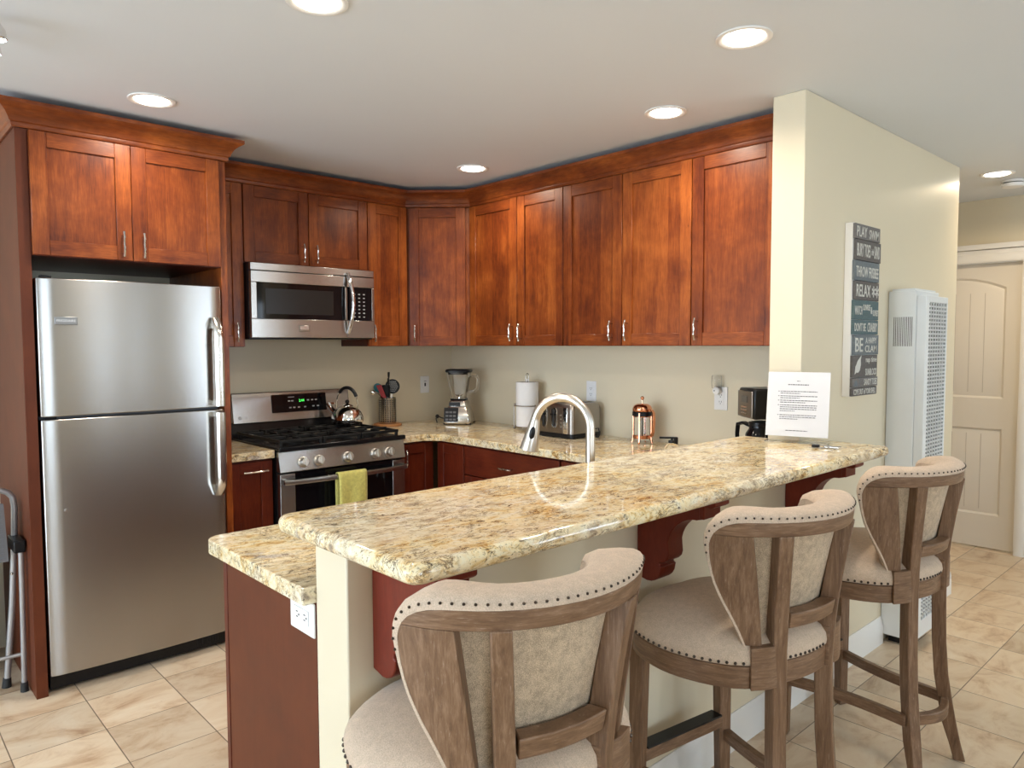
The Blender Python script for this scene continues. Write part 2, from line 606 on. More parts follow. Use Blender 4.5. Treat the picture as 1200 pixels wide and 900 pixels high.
# walls behind the camera, with the openings daylight comes through
m = MB()
for a, b in (((0, -6.6, 0), (.4, -6.5, CEIL)), ((3.6, -6.6, 0), (6.8, -6.5, CEIL)), ((.4, -6.6, 2.2), (3.6, -6.5, CEIL)), ((.4, -6.6, 0), (3.6, -6.5, .25))):
    m.box(a, b)
struct(m.build('wall_front', 'wall_paint'))
EAST_ADDED = [(-4.5, -3.0, .8, 2.1), (-1.42, -1.20, .3, 2.1), (-.66, -.52, .3, 2.1), (.5, 1.9, .9, 2.1)]  # unseen openings; slim ones added for fridge streaks, last to light the partition
m = MB()
y = -6.6
for a, b, z0, z1 in EAST_ADDED + [(2.65, 2.65, 0, 0)]:
    m.box((6.8, y, 0), (6.9, a, CEIL))
    if b > a:
        m.box((6.8, a, 0), (6.9, b, z0))
        m.box((6.8, a, z1), (6.9, b, CEIL))
    y = b
struct(m.build('wall_right', 'wall_paint'))
def window(name, axis, at, lo, hi, z0, z1, n):
    m = MB()
    def bx(u0, u1, a, b):
        if axis == 'y':
            m.box((u0, at - .04, a), (u1, at + .04, b))
        else:
            m.box((at - .04, u0, a), (at + .04, u1, b))
    t = .05
    bx(lo, hi, z0, z0 + t), bx(lo, hi, z1 - t, z1)
    for i in range(n + 1):
        t2 = min(t, (hi - lo) * .12)
        u = lo + (hi - lo - t2) * i / n
        bx(u, u + t2, z0 + t, z1 - t)
    return struct(m.build(name, 'trim_white'))
window('window_1', 'y', -6.55, .4, 3.6, .25, 2.2, 3)
for k, (a, b, z0, z1) in enumerate(EAST_ADDED):
    window('window_%d' % (k + 2), 'x', 6.85, a, b, z0, z1, 2 if b - a > 1 else 1)
def portal(name, loc, rot, sx, sy):
    l = bpy.data.lights.new(name, 'AREA')
    l.shape = 'RECTANGLE'
    l.size, l.size_y = sx, sy
    l.cycles.is_portal = True
    o = bpy.data.objects.new(name, l)
    C.objects.link(o)
    o.location, o.rotation_euler = loc, rot
portal('window_portal', (2.0, -6.5, 1.225), (R(90), 0, 0), 3.2, 1.95)
for a, b, z0, z1 in EAST_ADDED:
    portal('window_portal', (6.8, (a + b) / 2, (z0 + z1) / 2), (0, R(90), 0), z1 - z0, b - a)
# baseboards
BB = [(0, 0), (.016, 0), (.016, .085), (.011, .095), (.011, .108), (.006, .118), (.004, .13), (0, .13)]
def baseboard(name, x, y0, y1):
    m = MB()
    m.rings([[(x + px, y, z) for px, z in BB] for y in (y0, y1)])
    return struct(m.build(name, 'trim_white'))
baseboard('baseboard_half', 2.8537, -2.518, -.4985)
baseboard('baseboard_partition', 2.8537, -.4985, .374)
baseboard('baseboard_corner', 2.8537, .735, 1.389)
m = MB()
m.rings([[(x, 1.373 + px, z) for px, z in BB] for x in (2.7187, 2.8695)])
struct(m.build('baseboard_end', 'trim_white'))
m = MB()
m.rings([[(x, 2.5498 - px, z) for px, z in BB] for x in (3.001, 6.7)])
struct(m.build('baseboard_hall', 'trim_white'))
# hallway door: two moulded panels, the upper with an arched top
sbox('wall_behind_door', (1.9, 2.66, 0), (3.1, 2.70, CEIL), 'wall_paint')  # unseen board added to block sky light leaking under the hall door
def hall_door():
    m = MB()
    x0, x1, z1 = 2.105, 2.907, 1.988
    yF, yB = 2.585, 2.62
    px0, px1 = x0 + .095, x1 - .095
    def arch(s, n=14):
        # top edge of the upper panel, inset s
        a, b = px0 + s, px1 - s
        return [(a + (b - a) * i / n, 1.825 - s + .075 * (1 - (2 * i / n - 1) ** 2)) for i in range(n + 1)]
    d = 0.0
    # face with two openings built of strips
    m.box((x0, yF, .012), (px0, yB, z1))
    m.box((px1, yF, .012), (x1, yB, z1))
    m.box((px0, yF, .012), (px1, yB, .24))
    m.box((px0, yF, .85), (px1, yB, 1.06))
    top = arch(0)
    m.prism([(px0, z1)] + [(px0, top[0][1])] + top[1:-1] + [(px1, top[-1][1]), (px1, z1)], yF, yB, 'y')
    def panel(outer, inner, yi=yF + .004):
        n = len(outer)
        m.add([(a, yF, b) for a, b in outer] + [(a, yF + .013, b) for a, b in [(p[0] * .6 + q[0] * .4, p[1] * .6 + q[1] * .4) for p, q in zip(outer, inner)]] + [(a, yi, b) for a, b in inner],
              [(i, (i + 1) % n, n + (i + 1) % n, n + i) for i in range(n)] + [(n + i, n + (i + 1) % n, 2 * n + (i + 1) % n, 2 * n + i) for i in range(n)] + [list(range(2 * n, 3 * n))])
    s = .035
    up_o = [(px1, 1.06), (px0, 1.06)] + arch(0)
    up_i = [(px1 - s, 1.06 + s), (px0 + s, 1.06 + s)] + arch(s)
    panel(up_o, up_i)
    lo_o = [(px1, .24), (px0, .24), (px0, .85), (px1, .85)]
    lo_i = [(px1 - s, .24 + s), (px0 + s, .24 + s), (px0 + s, .85 - s), (px1 - s, .85 - s)]
    panel(lo_o, lo_i)
    d = struct(m.build('door_1', 'door_white'))
    g = MB()
    for i in (1, 2, 3, 4, 5):
        x = px0 + s + (px1 - px0 - 2 * s) * i / 6
        g.box((x - .002, yF + .0032, 1.10), (x + .002, yF + .0045, 1.79))
        g.box((x - .002, yF + .0032, .28), (x + .002, yF + .0045, .81))
    g.build('plank_groove_shade', 'groove_shade', d)  # darker strips on the flat panel paint the shade of grooves
    return d
hall_door()
m = MB()
cas = [(0, 0), (.016, 0), (.022, .012), (.022, .05), (.016, .06), (.018, .085), (0, .09)]   # (depth, across)
def casing_ring(pts):
    m.rings(pts)
zt = 1.995
for sx, xx in ((1, 2.9105), (-1, 2.10)):
    m.rings([[(xx + sx * a, 2.5498 - d_, z + (a if z > 1 else 0)) for d_, a in cas] for z in (0, zt)])
m.rings([[(x - (a if x < 2.5 else -a), 2.5498 - d_, zt + a) for d_, a in cas] for x in (2.10, 2.9105)])
m.box((2.09, 2.54, zt + .09), (3.02, 2.515, zt + .125))
for a, b in (((2.9085, 2.55, 0), (2.9105, 2.585, zt)), ((2.10, 2.55, zt - .006), (2.9105, 2.585, zt))):
    m.box(a, b)
struct(m.build('trim_1', 'trim_white'))

# ------------------------------------------------------------------ cabinet builders (local: X right, Y into the wall, Z up, door face at y = 0)
def shaker(parent, x0, x1, z0, z1, wv, wh, y=0.0, st=.06, name='door'):
    m = MB()
    t = .02
    st = min(st, (x1 - x0) * .34)
    m.box((x0, y, z0), (x0 + st, y + t, z1), 0)
    m.box((x1 - st, y, z0), (x1, y + t, z1), 0)
    m.box((x0 + st, y + .0006, z0), (x1 - st, y + t, z0 + st), 1)
    m.box((x0 + st, y + .0006, z1 - st), (x1 - st, y + t, z1), 1)
    m.box((x0 + st - .002, y + .010, z0 + st - .002), (x1 - st + .002, y + t - .002, z1 - st + .002), 0)
    return m.build(name, [wv, wh], parent, bevel=.0016, segs=1)
def pull(parent, x, z, vertical=True, ln=.10, y=0.0):
    """wavy satin nickel bar pull on two feet"""
    m = MB()
    n = 16
    pts, rr = [], []
    for i in range(n + 1):
        t = i / n
        s = (t - .5) * ln
        bow = y - .026 - .006 * math.sin(PI * t) + .002 * math.cos(4 * PI * t)
        k = .0042 + .0012 * math.cos(4 * PI * t) ** 2
        pts.append((x, bow, z + s) if vertical else (x + s, bow, z))
        rr.append(k)
    m.tube(pts, rr, 8)
    for s in (-.36, .36):
        p = (x, y, z + s * ln) if vertical else (x + s * ln, y, z)
        m.tube([p, (p[0], y - .028, p[2])], .0042, 8)
    return m.build('handle', 'nickel', parent)
def cabinet(name, label, loc, rz, wdt, z0, z1, depth, doors, mats=('cherry_v', 'cherry_h'), filler=None, group=None):
    """doors: list of (x0, x1, z0, z1, handle_x, handle_z, vertical)"""
    t = thing(name, label, 'cabinet', loc, rz, group)
    MB().box((0, .0215, z0), (wdt, depth, z1)).build('carcass', 'dark_cherry_v', t)  # darker wood paints shade into the gaps between doors
    for d in doors:
        x0, x1, a, b, hx, hz, ver = d
        dr = shaker(t, x0 + .0022, x1 - .0022, a, b, *mats, name='drawer' if not ver else 'door')
        if hx is not None:
            pull(dr, hx, hz, ver)
    if filler:
        MB().box((filler[0], .004, z0), (filler[1], .021, z1)).build('filler_strip', mats[0], t)
    return t
ZU0, ZU1 = 1.4365, 2.305
UD = .335
GW = 'shaker wall cabinets under the crown moulding'
# wall B (faces -y): rotation 0, local x = world x
def wallB(x0, x1, doors, label, filler=None):
    return cabinet('wall_cabinet', label, (x0, -UD, 0), 0, x1 - x0, ZU0, ZU1, UD - .003,
                   [(a - x0, b - x0, ZU0 + .002, ZU1 - .002, h - x0, 1.515, True) for a, b, h in doors], filler=filler and (filler[0] - x0, filler[1] - x0), group=GW)
wallB(.612, 1.4185, [(.612, 1.05, 1.012), (1.05, 1.4185, 1.088)], 'cherry two-door wall cabinet above the paper towel, right next to the corner cabinet')
wallB(1.4195, 2.238, [(1.4195, 1.8285, 1.768), (1.8285, 2.238, 1.868)], 'cherry two-door wall cabinet above the toaster and the copper coffee press')
wallB(2.239, 2.7165, [(2.239, 2.668, 2.275)], 'cherry single-door wall cabinet at the right end against the partition wall', filler=(2.668, 2.7165))
# diagonal corner cabinet
t = thing('corner_cabinet', 'cherry diagonal corner wall cabinet with one door above the blender', 'cabinet', (UD, -.61, 0), R(45), GW)
dw = math.hypot(.61 - UD, .61 - UD)
m = MB()
Mi = (Matrix.Translation((UD, -.61, 0)) @ Matrix.Rotation(R(45), 4, 'Z')).inverted()
poly = [(.004, -.609), (UD - .022, -.609), (.609, -UD + .022 - .0), (.609, -.004), (.004, -.004)]
poly = [(.004, -.608), (UD - .018, -.608), (.608, -UD + .018), (.608, -.004), (.004, -.004)]
pl = [(Mi @ Vector((p[0], p[1], 0))) for p in poly]
m.prism([(p.x, max(p.y, .0215) if p.y < .05 else p.y) for p in pl], ZU0, ZU1)
m.build('carcass', 'cherry_v', t)
d = shaker(t, .012, dw - .022, ZU0 + .002, ZU1 - .002, 'cherry_v', 'cherry_h')
pull(d, .045, 1.515)
# wall A (faces +x): rotation 90, local x = world y, origin at y_left
def wallA(y0, y1, doors, label, z0=ZU0, hz=1.515, front=UD):
    return cabinet('wall_cabinet', label, (front, y0, 0), R(90), y1 - y0, z0, ZU1, front - .003,
                   [(a - y0, b - y0, z0 + .002, ZU1 - .002, h - y0, hz, True) for a, b, h in doors], group=GW)
wallA(-.8975, -.612, [(-.8975, -.612, -.868)], 'cherry narrow one-door wall cabinet between the microwave and the corner cabinet')
wallA(-1.661, -.8985, [(-1.661, -1.2825, -1.323), (-1.2825, -.8985, -1.243)], 'cherry short two-door wall cabinet directly above the microwave', z0=1.891, hz=1.962)
wallA(-1.903, -1.662, [(-1.903, -1.662, -1.712)], 'cherry narrow wall cabinet half hidden between the refrigerator surround and the microwave')

# crown moulding swept along a path with mitred corners (outward = right of travel)
CR = [(0, 0), (.008, 0), (.012, .006), (.012, .018), (.018, .022), (.022, .034), (.032, .052), (.048, .068), (.064, .076), (.068, .080), (.068, .095), (0, .095)]
def crown(path, z0, parent=None, name='crown_molding'):
    m = MB()
    n = len(path)
    rs = []
    for i, p in enumerate(path):
        p = Vector(p)
        ns = []
        if i > 0:
            d = (p - Vector(path[i - 1])).normalized()
            ns.append(Vector((d.y, -d.x)))
        if i < n - 1:
            d = (Vector(path[i + 1]) - p).normalized()
            ns.append(Vector((d.y, -d.x)))
        nv = sum(ns, Vector((0, 0)))
        nv = nv / nv.length
        k = 1 / nv.dot(ns[0])
        rs.append([(p.x + nv.x * k * o, p.y + nv.y * k * o, z0 + z) for o, z in CR])
    m.rings(rs)
    return m.build(name, 'cherry_h', parent)
o = crown([(UD - .012, -1.8365), (UD - .012, -.615), (.615, -UD + .012), (2.7165, -UD + .012)], ZU1 + .0005)
tag(o, 'dark cherry crown moulding running along the top of the wall cabinets', 'molding')

# ------------------------------------------------------------------ refrigerator surround
t = thing('refrigerator_cabinet', 'tall cherry surround with side panels and two doors over the refrigerator', 'cabinet', (.745, -2.732, 0), R(90))
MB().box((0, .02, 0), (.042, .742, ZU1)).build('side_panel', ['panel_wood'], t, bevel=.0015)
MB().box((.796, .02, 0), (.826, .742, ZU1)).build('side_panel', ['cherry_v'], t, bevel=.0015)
MB().box((.0425, .0215, 1.81), (.7955, .74, ZU1)).build('carcass', 'dark_cherry_v', t)  # dark again, so the reveals around the doors look shaded
for a, b, h in ((.0445, .4115, .372), (.4135, .790, .452)):
    d = shaker(t, a, b, 1.812, ZU1 - .004, 'cherry_v', 'cherry_h')
    pull(d, h, 1.878, ln=.105)
crown([(-.0005, .742), (-.0005, .019), (.8265, .019), (.8265, .405)], ZU1 + .0005, t)

# ------------------------------------------------------------------ refrigerator
t = thing('refrigerator', 'stainless steel top-freezer refrigerator inside the tall cherry surround', 'refrigerator', (.755, -2.684, 0), R(90))
FWD = .742
MB().box((.006, .078, .055), (FWD - .006, .70, 1.712)).build('body', 'grey_plastic', t, bevel=.004)
def fdoor(z0, z1, name):
    m = MB()
    n = 22
    r = .022
    front = []
    for i in range(n + 1):
        x = FWD * i / n
        e = min(x, FWD - x)
        y = .012 * (2 * x / FWD - 1) ** 2
        front.append((x, y))
    pts = [(0, .045)] + [(0.0, .030), (.004, .018)] + [(x, y) for x, y in front[1:-1]] + [(FWD - .004, .018), (FWD, .030), (FWD, .045)] + [(FWD, .072), (0, .072)]
    m.prism(pts, z0, z1)
    return m.build(name, 'steel', t, bevel=.004, smooth=30)
fz = fdoor(1.158, 1.721, 'freezer_door')
rf = fdoor(.082, 1.146, 'refrigerator_door')
def fhandle(parent, z0, z1, bow_at_top):
    m = MB()
    x = FWD - .040
    n = 18
    pts = []
    zz0, zz1 = z0, z1
    for i in range(n + 1):
        tt = i / n
        z = zz0 + (zz1 - zz0) * tt
        e = tt if bow_at_top else 1 - tt     # bowed end away from the door split
        y = -.048 + .045 * max(0, (e - .80) / .20) ** 2
        pts.append((x, y, z))
    m.rings([[(p[0] + a, p[1] + b, p[2]) for a, b in [(-.017, .010), (-.021, 0), (-.014, -.012), (0, -.017), (.014, -.012), (.021, 0), (.017, .010)]] for p in pts])
    zs = z0 + .012 if bow_at_top else z1 - .012
    m.box((x - .016, -.045, zs - .012), (x + .016, .012, zs + .012))
    ze = z1 - .03 if bow_at_top else z0 + .03
    m.box((x - .014, -.022, ze - .02), (x + .014, .012, ze + .02))
    return m.build('handle', 'nickel', parent, smooth=40)
fhandle(fz, 1.166, 1.575, True)
fhandle(rf, .745, 1.138, False)
m = MB().box((.006, .06, .012), (FWD - .006, .10, .078))
for i in range(9):
    m.box((.60 + i * .012, .057, .03), (.606 + i * .012, .061, .062))
m.build('kick_grille', 'black_plastic', t, bevel=.002)
MB().lathe([(.006, 0), (.006, .004), (.004, .006)], (0, 0, 0), 12).build('door_screw', 'steel_dark', rf).matrix_local = face_m((.075, .006, .77), (1, 0, 0), (0, 0, 1))
b_ = MB().box((.060, .0015, 1.533), (.142, .014, 1.566)).build('badge', 'badge', fz, bevel=.002)
text('FRIGIDAIRE', 'badge_letter', b_, face_m((.101, .001, 1.5495), (1, 0, 0), (0, 0, 1)), .068, .010)
for z in (1.723, 1.148):
    MB().box((.02, .03, z - .001), (.06, .06, z + .010)).build('hinge_cover', 'black_plastic', t, bevel=.002)
for x in (.05, FWD - .05):
    for y in (.12, .6):
        MB().tube([(x, y, 0), (x, y, .055)], .016, 10).build('foot', 'black_plastic', t)

# ------------------------------------------------------------------ microwave (over the range)
t = thing('microwave', 'stainless over-the-range microwave with black window under the short cabinet', 'microwave', (.405, -1.660, 0), R(90))
MB().box((0, .03, 1.478), (.760, .400, 1.888)).build('body', 'black_plastic', t, bevel=.003)
m = MB()
z0, z1 = 1.486, 1.886
m.box((.003, .0, z0), (.575, .03, 1.588))                      # below window
m.box((.003, .0, 1.782), (.760, .03, 1.843))
m.box((.003, .0, 1.588), (.035, .03, 1.782))
m.box((.565, .004, 1.588), (.581, .03, 1.782))
m.box((.577, .0, z0), (.760, .03, 1.588))
m.box((.742, .0, 1.588), (.760, .03, 1.782))
m.box((.003, .003, 1.846), (.760, .03, z1))
fr = m.build('front_frame', 'steel', t, bevel=.0025)
MB().box((.035, .006, 1.588), (.565, .029, 1.782)).build('window', 'black_glass', t)
MB().box((.085, .0045, 1.615), (.49, .0065, 1.752)).build('screen_mesh', 'mesh_grey', t)
m = MB()
pts = []
for i in range(17):
    a = i / 16
    pts.append((.578 + .010 * math.sin(PI * a), -.004 - .045 * math.sin(PI * a) ** .8, 1.515 + .345 * a))
m.tube(pts, .0115, 12)
m.build('handle', 'chrome', t)
m = MB().box((.590, .002, 1.590), (.741, .03, 1.780), 0)
for r_ in range(7):
    for c_ in range(3):
        x, z = .625 + c_ * .032, 1.742 - r_ * .022
        m.box((x - .006, .0012, z - .003), (x + .006, .0025, z + .003), 1)
m.build('control_panel', ['black_glass', 'print_grey'], t)
b_ = MB().box((.270, -.002, 1.520), (.335, .004, 1.556)).build('badge', 'steel_dark', t, bevel=.002)
MB().box((.276, -.005, 1.530), (.329, -.0022, 1.552)).build('badge_plate', 'nickel', b_, bevel=.001)

# ------------------------------------------------------------------ range
t = thing('range', 'stainless gas range with black cooktop and tall control back between the counters', 'stove', (.715, -1.660, 0), R(90))
W = .762
MB().box((.001, .045, .02), (W - .001, .690, .905)).build('body', 'black_enamel', t)
for x in (.05, W - .05):
    for y in (.1, .6):
        MB().tube([(x, y, 0), (x, y, .02)], .018, 10).build('foot', 'black_plastic', t)
MB().box((.004, .012, .06), (W - .004, .045, .215)).build('drawer', 'steel', t, bevel=.003)
m = MB()
m.box((.004, .008, .225), (.085, .045, .790))
m.box((W - .085, .008, .225), (W - .004, .045, .790))
m.box((.085, .008, .225), (W - .085, .045, .30))
dr = m.build('oven_door', 'steel', t, bevel=.002)
MB().box((.085, .010, .30), (W - .085, .044, .790)).build('oven_glass', 'black_glass', dr)
m = MB()
pts = []
for i in range(25):
    a = i / 24
    pts.append((.012 + (W - .024) * a, -.018 - .030 * math.sin(PI * a) ** .6, .752))
m.rings([[(p[0], p[1] + dy, p[2] + dz) for dy, dz in [(-.008, -.012), (-.011, 0), (-.008, .012), (.006, .014), (.008, 0), (.006, -.014)]] for p in pts])
m.box((.012, -.016, .738), (.035, .012, .766))
m.box((W - .035, -.016, .738), (W - .012, .012, .766))
m.build('handle', 'steel', dr, smooth=50)
# sloping control panel
m = MB()
m.hexa([(.002, .0, .800), (W - .002, .0, .800), (W - .002, .045, .800), (.002, .045, .800), (.002, .022, .905), (W - .002, .022, .905), (W - .002, .05, .905), (.002, .05, .905)])
cp = m.build('control_panel', 'steel', t, bevel=.003)
for ky in (-1.531, -1.442, -1.270, -1.098, -1.008):
    kx = ky + 1.660
    m = MB(Matrix.Translation((kx, .009, .842)) @ Matrix.Rotation(R(90 - 12), 4, 'X'))
    m.lathe([(.0295, 0), (.0295, .006), (.026, .008), (.0225, .010), (.021, .030), (.018, .034)], seg=24)
    m.box((-.0055, -.022, .012), (.0055, .022, .042))
    m.build('knob', 'brushed_nickel', cp, bevel=.001)
# cooktop
m = MB().box((0, .012, .906), (W, .600, .924))
m.box((.0, .0, .905), (W, .03, .930))
ct = m.build('cooktop', 'black_enamel', t, bevel=.005)
def burner(x, y, r_):
    m = MB().lathe([(r_ * 1.25, 0), (r_ * 1.25, .004), (r_, .006), (r_, .016), (r_ * .85, .019), (r_ * .85, .025), (r_ * .7, .027)], (x, y, .9245), 22)
    m.build('burner', 'cast_iron', ct)
for x, y, r_ in ((.15, .17, .045), (.15, .44, .036), (.381, .30, .04), (.61, .17, .04), (.61, .44, .045)):
    burner(x, y, r_)
for gx0, gx1 in ((.02, .262), (.266, .496), (.50, .742)):
    m = MB()
    zt_ = .960
    w_ = .012
    def bar(a, b, z0=.944, z1=zt_):
        m.box((min(a[0], b[0]) - w_ / 2 * (a[0] == b[0]), min(a[1], b[1]) - w_ / 2 * (a[1] == b[1]), z0), (max(a[0], b[0]) + w_ / 2 * (a[0] == b[0]), max(a[1], b[1]) + w_ / 2 * (a[1] == b[1]), z1))
    xm = (gx0 + gx1) / 2
    for y in (.05, .57):
        bar((gx0, y), (gx1, y))
    for x in (gx0 + .006, gx1 - .006):
        bar((x, .05), (x, .57))
    bar((gx0, .31), (gx1, .31))
    for yc in (.17, .44):
        bar((gx0, yc), (xm - .028, yc), .948, .966)
        bar((xm + .028, yc), (gx1, yc), .948, .966)
        bar((xm, yc - .11), (xm, yc - .028), .948, .966)
        bar((xm, yc + .028), (xm, yc + .11), .948, .966)
    for x in (gx0 + .01, gx1 - .01):
        for y in (.052, .568):
            m.box((x - .008, y - .008, .9245), (x + .008, y + .008, .946))
    m.build('grate', 'cast_iron', ct, bevel=.0025)
# back guard
m = MB().hexa([(.0, .600, .905), (W, .600, .905), (W, .70, .905), (.0, .70, .905), (.0, .625, 1.005), (W, .625, 1.005), (W, .70, 1.005), (.0, .70, 1.005)])
m.box((.004, .652, 1.004), (W - .004, .70, 1.168))
m.build('back_guard', 'black_enamel', t, bevel=.002)
m = MB().hexa([(.012, .608, .998), (W - .002, .608, .998), (W - .002, .652, .998), (.012, .652, .998), (.012, .634, 1.170), (W - .002, .634, 1.170), (W - .002, .652, 1.170), (.012, .652, 1.170)])
bp_ = m.build('display_console', 'steel', t, bevel=.004)
sl = Vector((0, .026, .172)).normalized()
def on_console(x, z):
    k = (z - .998) / .172
    return Vector((x, .608 + .026 * k, z))
nrm = Vector((0, -sl.z, sl.y))
def plate(x0, x1, z0, z1, th=.003):
    ps = [on_console(x0, z0), on_console(x1, z0), on_console(x1, z1), on_console(x0, z1)]
    return MB().hexa([ps[0], ps[1], ps[1] + nrm * th, ps[0] + nrm * th, ps[3], ps[2], ps[2] + nrm * th, ps[3] + nrm * th])
dp = plate(.246, .598, 1.046, 1.152).build('display', 'black_glass', bp_)
def con_m(x, z, o=.0035):
    return face_m(on_console(x, z) + nrm * o, (1, 0, 0), sl)
text('2:44', 'green_led', dp, con_m(.435, 1.112), .034, .016, bold=.01)
m = MB(con_m(0, 1.10, .0032))
for x, dz in ((.355, .012), (.375, .012), (.36, -.028), (.385, -.028), (.478, .012), (.505, .012), (.53, .012), (.415, -.028), (.455, -.028), (.51, -.026), (.54, -.026)):
    m.box((x - .007, dz - .0035, 0), (x + .007, dz + .0035, .0004))
m.box((.35, .033, 0), (.39, .037, .0004))
m.build('touch_legend', 'print_grey', dp)
lg = MB(con_m(.052, 1.030, .0005)).lathe([(.0095, 0), (.0095, .0012), (.0002, .0012)], seg=20).build('logo', 'badge', bp_)
text('LG', 'badge', bp_, con_m(.083, 1.030, .0006), .022, .013)
text('LG', 'nickel', lg, con_m(.052, 1.030, .0018), .010, .008)

# ------------------------------------------------------------------ base cabinets
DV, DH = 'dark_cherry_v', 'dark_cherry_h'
ZB = .873
def base(name, label, loc, rz, wdt, depth, doors):
    t = thing(name, label, 'cabinet', loc, rz, 'dark cherry base cabinets under the counters')
    m = MB().box((0, .0215, .10), (wdt, depth, ZB))
    m.box((0, .08, 0), (wdt, depth, .10))
    m.build('carcass', DV, t)
    for kind, x0, x1, a, b, hx, hz in doors:
        if kind == 'door':
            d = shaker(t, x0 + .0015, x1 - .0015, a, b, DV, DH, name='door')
            if hx is not None:
                pull(d, hx, hz)
        else:
            m = MB().box((x0 + .0015, 0, a), (x1 - .0015, .02, b))
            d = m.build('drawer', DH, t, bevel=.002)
            if hx is not None:
                pull(d, hx, hz, False)
    return t
t = base('base_cabinet', 'narrow dark cherry base cabinet squeezed between refrigerator and range', (.645, -1.903, 0), R(90), .238, .64, [('door', .004, .236, .112, .862, None, None)])
pull([c for c in t.children if c.name.startswith('door')][0], .140, .815, False, ln=.125)
t = base('base_cabinet', 'dark cherry base cabinet right of the range at the inside corner', (.645, -.892, 0), R(90), .243, .64, [('door', .002, .241, .112, .862, .03, .78)])
t = base('base_cabinet', 'dark cherry corner base cabinet below the blender, beside the drawer unit', (.670, -.645, 0), 0, .258, .64, [('door', .006, .256, .112, .862, None, None)])
t = base('base_cabinet', 'dark cherry base cabinet with a wide drawer under the paper towel', (.930, -.645, 0), 0, .762, .64, [('drawer', .002, .758, .70, .862, .375, .775), ('door', .002, .38, .112, .695, .34, .60), ('door', .38, .758, .112, .695, .42, .60)])
t = base('base_cabinet', 'dark cherry base cabinet by the peninsula, behind the faucet', (1.694, -.645, 0), 0, .44, .64, [('door', .004, .42, .112, .862, .05, .78)])
# peninsula run, seen from its end panel
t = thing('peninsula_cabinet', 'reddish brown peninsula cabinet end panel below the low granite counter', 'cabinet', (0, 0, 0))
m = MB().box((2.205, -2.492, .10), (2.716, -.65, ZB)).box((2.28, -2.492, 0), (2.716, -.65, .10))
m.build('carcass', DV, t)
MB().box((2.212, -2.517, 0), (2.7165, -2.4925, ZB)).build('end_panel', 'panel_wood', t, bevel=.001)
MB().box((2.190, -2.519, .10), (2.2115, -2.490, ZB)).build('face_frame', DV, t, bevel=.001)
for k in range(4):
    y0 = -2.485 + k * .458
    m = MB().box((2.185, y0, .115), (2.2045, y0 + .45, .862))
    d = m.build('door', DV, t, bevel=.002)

# ------------------------------------------------------------------ counters
def slab(name, poly, rads, z0, z1, label, bev=.016):
    o = MB().prism(round_poly(poly, rads, 6), z0, z1).build(name, 'granite', bevel=bev, segs=4)
    tag(o, label, 'countertop')
    return o
ZC0, ZC1 = .874, .914
slab('countertop', [(.003, -1.904), (.665, -1.904), (.665, -1.6625), (.003, -1.6625)], [0, 0, .004, 0], ZC0, ZC1, 'small granite countertop piece between refrigerator and range', .012)
slab('countertop', [(.003, -.8965), (.665, -.8965), (.665, -.735), (.735, -.665), (2.125, -.665), (2.125, -2.548), (2.7165, -2.548), (2.7165, -.003), (.003, -.003)],
     [0, .004, .04, .04, .05, .045, 0, 0, 0], ZC0, ZC1, 'long granite countertop carrying the blender and toaster and turning into the peninsula')
slab('bar_counter', [(2.605, -2.562), (3.155, -2.562), (3.155, -.395), (2.8555, -.395), (2.8555, -.501), (2.605, -.501)],
     [.035, .035, .02, 0, 0, 0], 1.0235, 1.0635, 'raised gold granite bar top on the half wall, in front of the stools', .017)

# ------------------------------------------------------------------ corbels under the bar
def corbel(y, label):
    t = thing('corbel', label, 'corbel', (2.8545, y, 1.0225), 0, 'carved corbels under the bar top')
    def s_curve(sx, sz, inset=0.0):
        p = [(0, -.002), (.262 * sx, -.002)]
        p += [(.262 * sx, -.020), (.252 * sx, -.026), (.222 * sx, -.026), (.222 * sx, -.062)]
        p += [(.205 * sx, -.066)]
        # big concave sweep
        for i in range(9):
            a = i / 8
            ang = R(90) + a * R(80)
            p.append((.205 * sx + .098 * math.cos(ang), -.066 - .098 + .098 * math.sin(ang)))
        p += [(.112 * sx, -.185), (.108 * sx, -.198), (.098 * sx, -.208), (.080, -.212), (.080, -.222), (.088, -.226)]
        for i in range(6):
            a = R(0) - i / 5 * R(95)
            p.append((.040 + .046 * math.cos(a), -.232 + .044 * math.sin(a)))
        p += [(0, -.268)]
        return p
    MB().prism(s_curve(1, 1), -.038, .038, 'y').build('bracket', 'corbel_wood', t, bevel=.003)
    m = MB()
    m.box((.215, -.0425, -.060), (.231, .0425, -.002))
    m.box((.0, -.041, -.008), (.255, .041, -.0025))
    m.build('fillet', 'corbel_wood', t, bevel=.002)
    return t
corbel(-2.42, 'carved cherry corbel under the near end of the bar, behind the nearest stool')
corbel(-1.50, 'carved cherry corbel under the middle of the bar, beside the middle stool')
corbel(-.575, 'carved cherry corbel under the far end of the bar near the wall heater')

